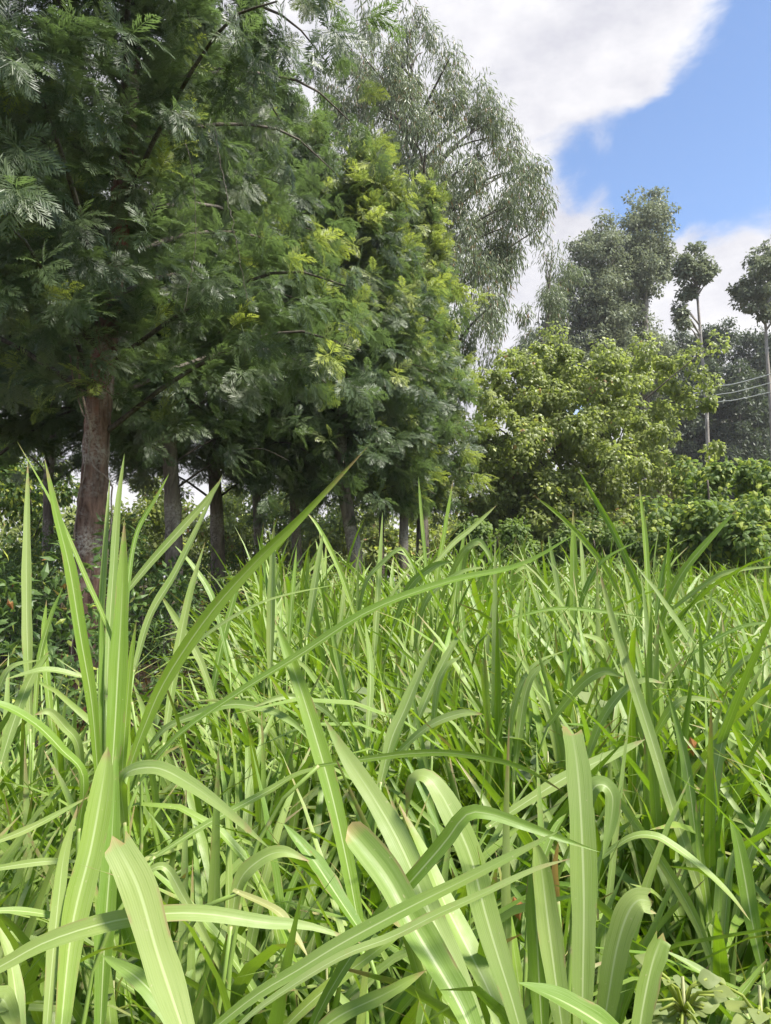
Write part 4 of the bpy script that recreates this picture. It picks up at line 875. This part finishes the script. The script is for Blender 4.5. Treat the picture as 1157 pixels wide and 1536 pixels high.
# small broad-leaved weeds and dead leaves
def weed(label, px, py, y, n, size, mat, spread=.12, fresh=.3, group='broad-leaved weeds in the grass', h=None):
    c = at(px, py, y); z = gz(c[0], c[1]); root = empty('weed', (c[0], c[1], z), label, 'weed', group)
    V, F = tube(np.array([[c[0], c[1], z], [c[0] + .02, c[1], (z + c[2]) / 2], c + [0, 0, .02]]), [.005, .004, .002], 5); world_child('stem', V, F, M_STEM, root, {'t': np.zeros(len(V))}, smooth=True)
    tv, tf, ta = FINE
    for i in range(n):
        a = i * 2.4; d = np.array([math.cos(a), math.sin(a), rng.uniform(-.1, .5)]); up = np.array([0, -.25, 1.0]) + rng.normal(0, .3, 3)
        p = c + np.array([math.cos(a), math.sin(a), 0]) * spread * rng.uniform(.1, .8) + [0, 0, rng.uniform(-spread, spread * .6)]
        V, F, A = instances(tv, tf, ta, p[None], frames(d[None], up[None]), [size * rng.uniform(.7, 1.15)], {'rnd': np.array([rng.uniform()]), 'fresh': np.array([fresh * rng.uniform(.3, 1)])})
        b = c + [0, 0, -spread * .4]; sv, sf = tube(np.array([b, (b + p) / 2 + [0, 0, .01], p + d * .01]), [.0025, .002, .0015], 4)
        V, F, A = join([(V, F, A), (sv, sf, {'rnd': np.full(len(sv), .5), 'fresh': np.full(len(sv), .6)})])
        world_child('leaf', V, F, mat, root, A, smooth=True)
weed('lime-green leafy weed in the lower right corner', 1025, 1492, .95, 26, .026, M_BUSH, .05, .3)
weed('small lime weed at the right end of the bottom edge', 1140, 1505, .95, 14, .034, M_BUSH, .05, .4)
weed('heart-leaved weed between the arched pale blades', 868, 1085, 2.1, 12, .07, M_BUSH, .10, .15)
weed('dark heart-leaved weed below the arched blades', 822, 1140, 1.9, 8, .06, M_BUSH, .08, .0)
weed('round-leaved weed in the shade of the middle clump', 585, 1080, 2.2, 14, .065, M_BUSH, .13, .1)
weed('round-leaved creeper low in the near left grass', 170, 1490, 1.35, 9, .04, M_UNDER, .07, .1)
weed('small shaded weed under the crossing blades', 490, 1470, 1.35, 9, .035, M_BUSH, .07, .1)
def dead_leaf(label, px, py, y, size):
    m = NT('dead_leaf'); mt = m.leafy(m.mix(m.noise(40), (.36, .13, .05), (.5, .26, .1)), (.5, .2, .05), .3, .7, .2)
    c = at(px, py, y); tv, tf, ta = leaf_lance(.26, .3); V, F, A = instances(tv, tf, ta, np.zeros((1, 3)), frames(np.array([[.3, .1, -.8]]), np.array([[.1, -1, .3]])), [size])
    o = link('dead_leaf', mesh_from('dead_leaf', V, F, mt), label=label, category='leaf', group='dead leaves caught in the plants'); o.location = c
dead_leaf('rust-orange dead leaf caught in the undergrowth at the left edge', 12, 898, 4.6, .075)
dead_leaf('orange dead leaf low among the arched blades', 1035, 1105, 2.0, .06)
dead_leaf('brown dead leaf hanging by the yellowed strip', 770, 1345, 1.3, .05)

# the air: a thin pale haze that greys the far trees
def haze():
    x0, x1, y0, y1, z0, z1 = -70, 70, -30, 95, -1.2, 32
    V = np.array([[x, y, z] for x in (x0, x1) for y in (y0, y1) for z in (z0, z1)], float)
    F = np.array([[0, 1, 3, 2], [4, 6, 7, 5], [0, 4, 5, 1], [2, 3, 7, 6], [1, 5, 7, 3], [0, 2, 6, 4]])
    m = bpy.data.materials.new('thin_haze'); m.use_nodes = True; N = m.node_tree.nodes
    for n in list(N): N.remove(n)
    o = N.new('ShaderNodeOutputMaterial'); v = N.new('ShaderNodeVolumePrincipled'); v.inputs['Color'].default_value = (.95, .96, .97, 1); v.inputs['Density'].default_value = .0007; v.inputs['Anisotropy'].default_value = .2
    m.node_tree.links.new(v.outputs[0], o.inputs['Volume'])
    link('haze', mesh_from('haze', V, [F], m), kind='stuff', label='thin pale haze over the field and the far trees', category='haze')
haze()
cy.volume_bounces = 0
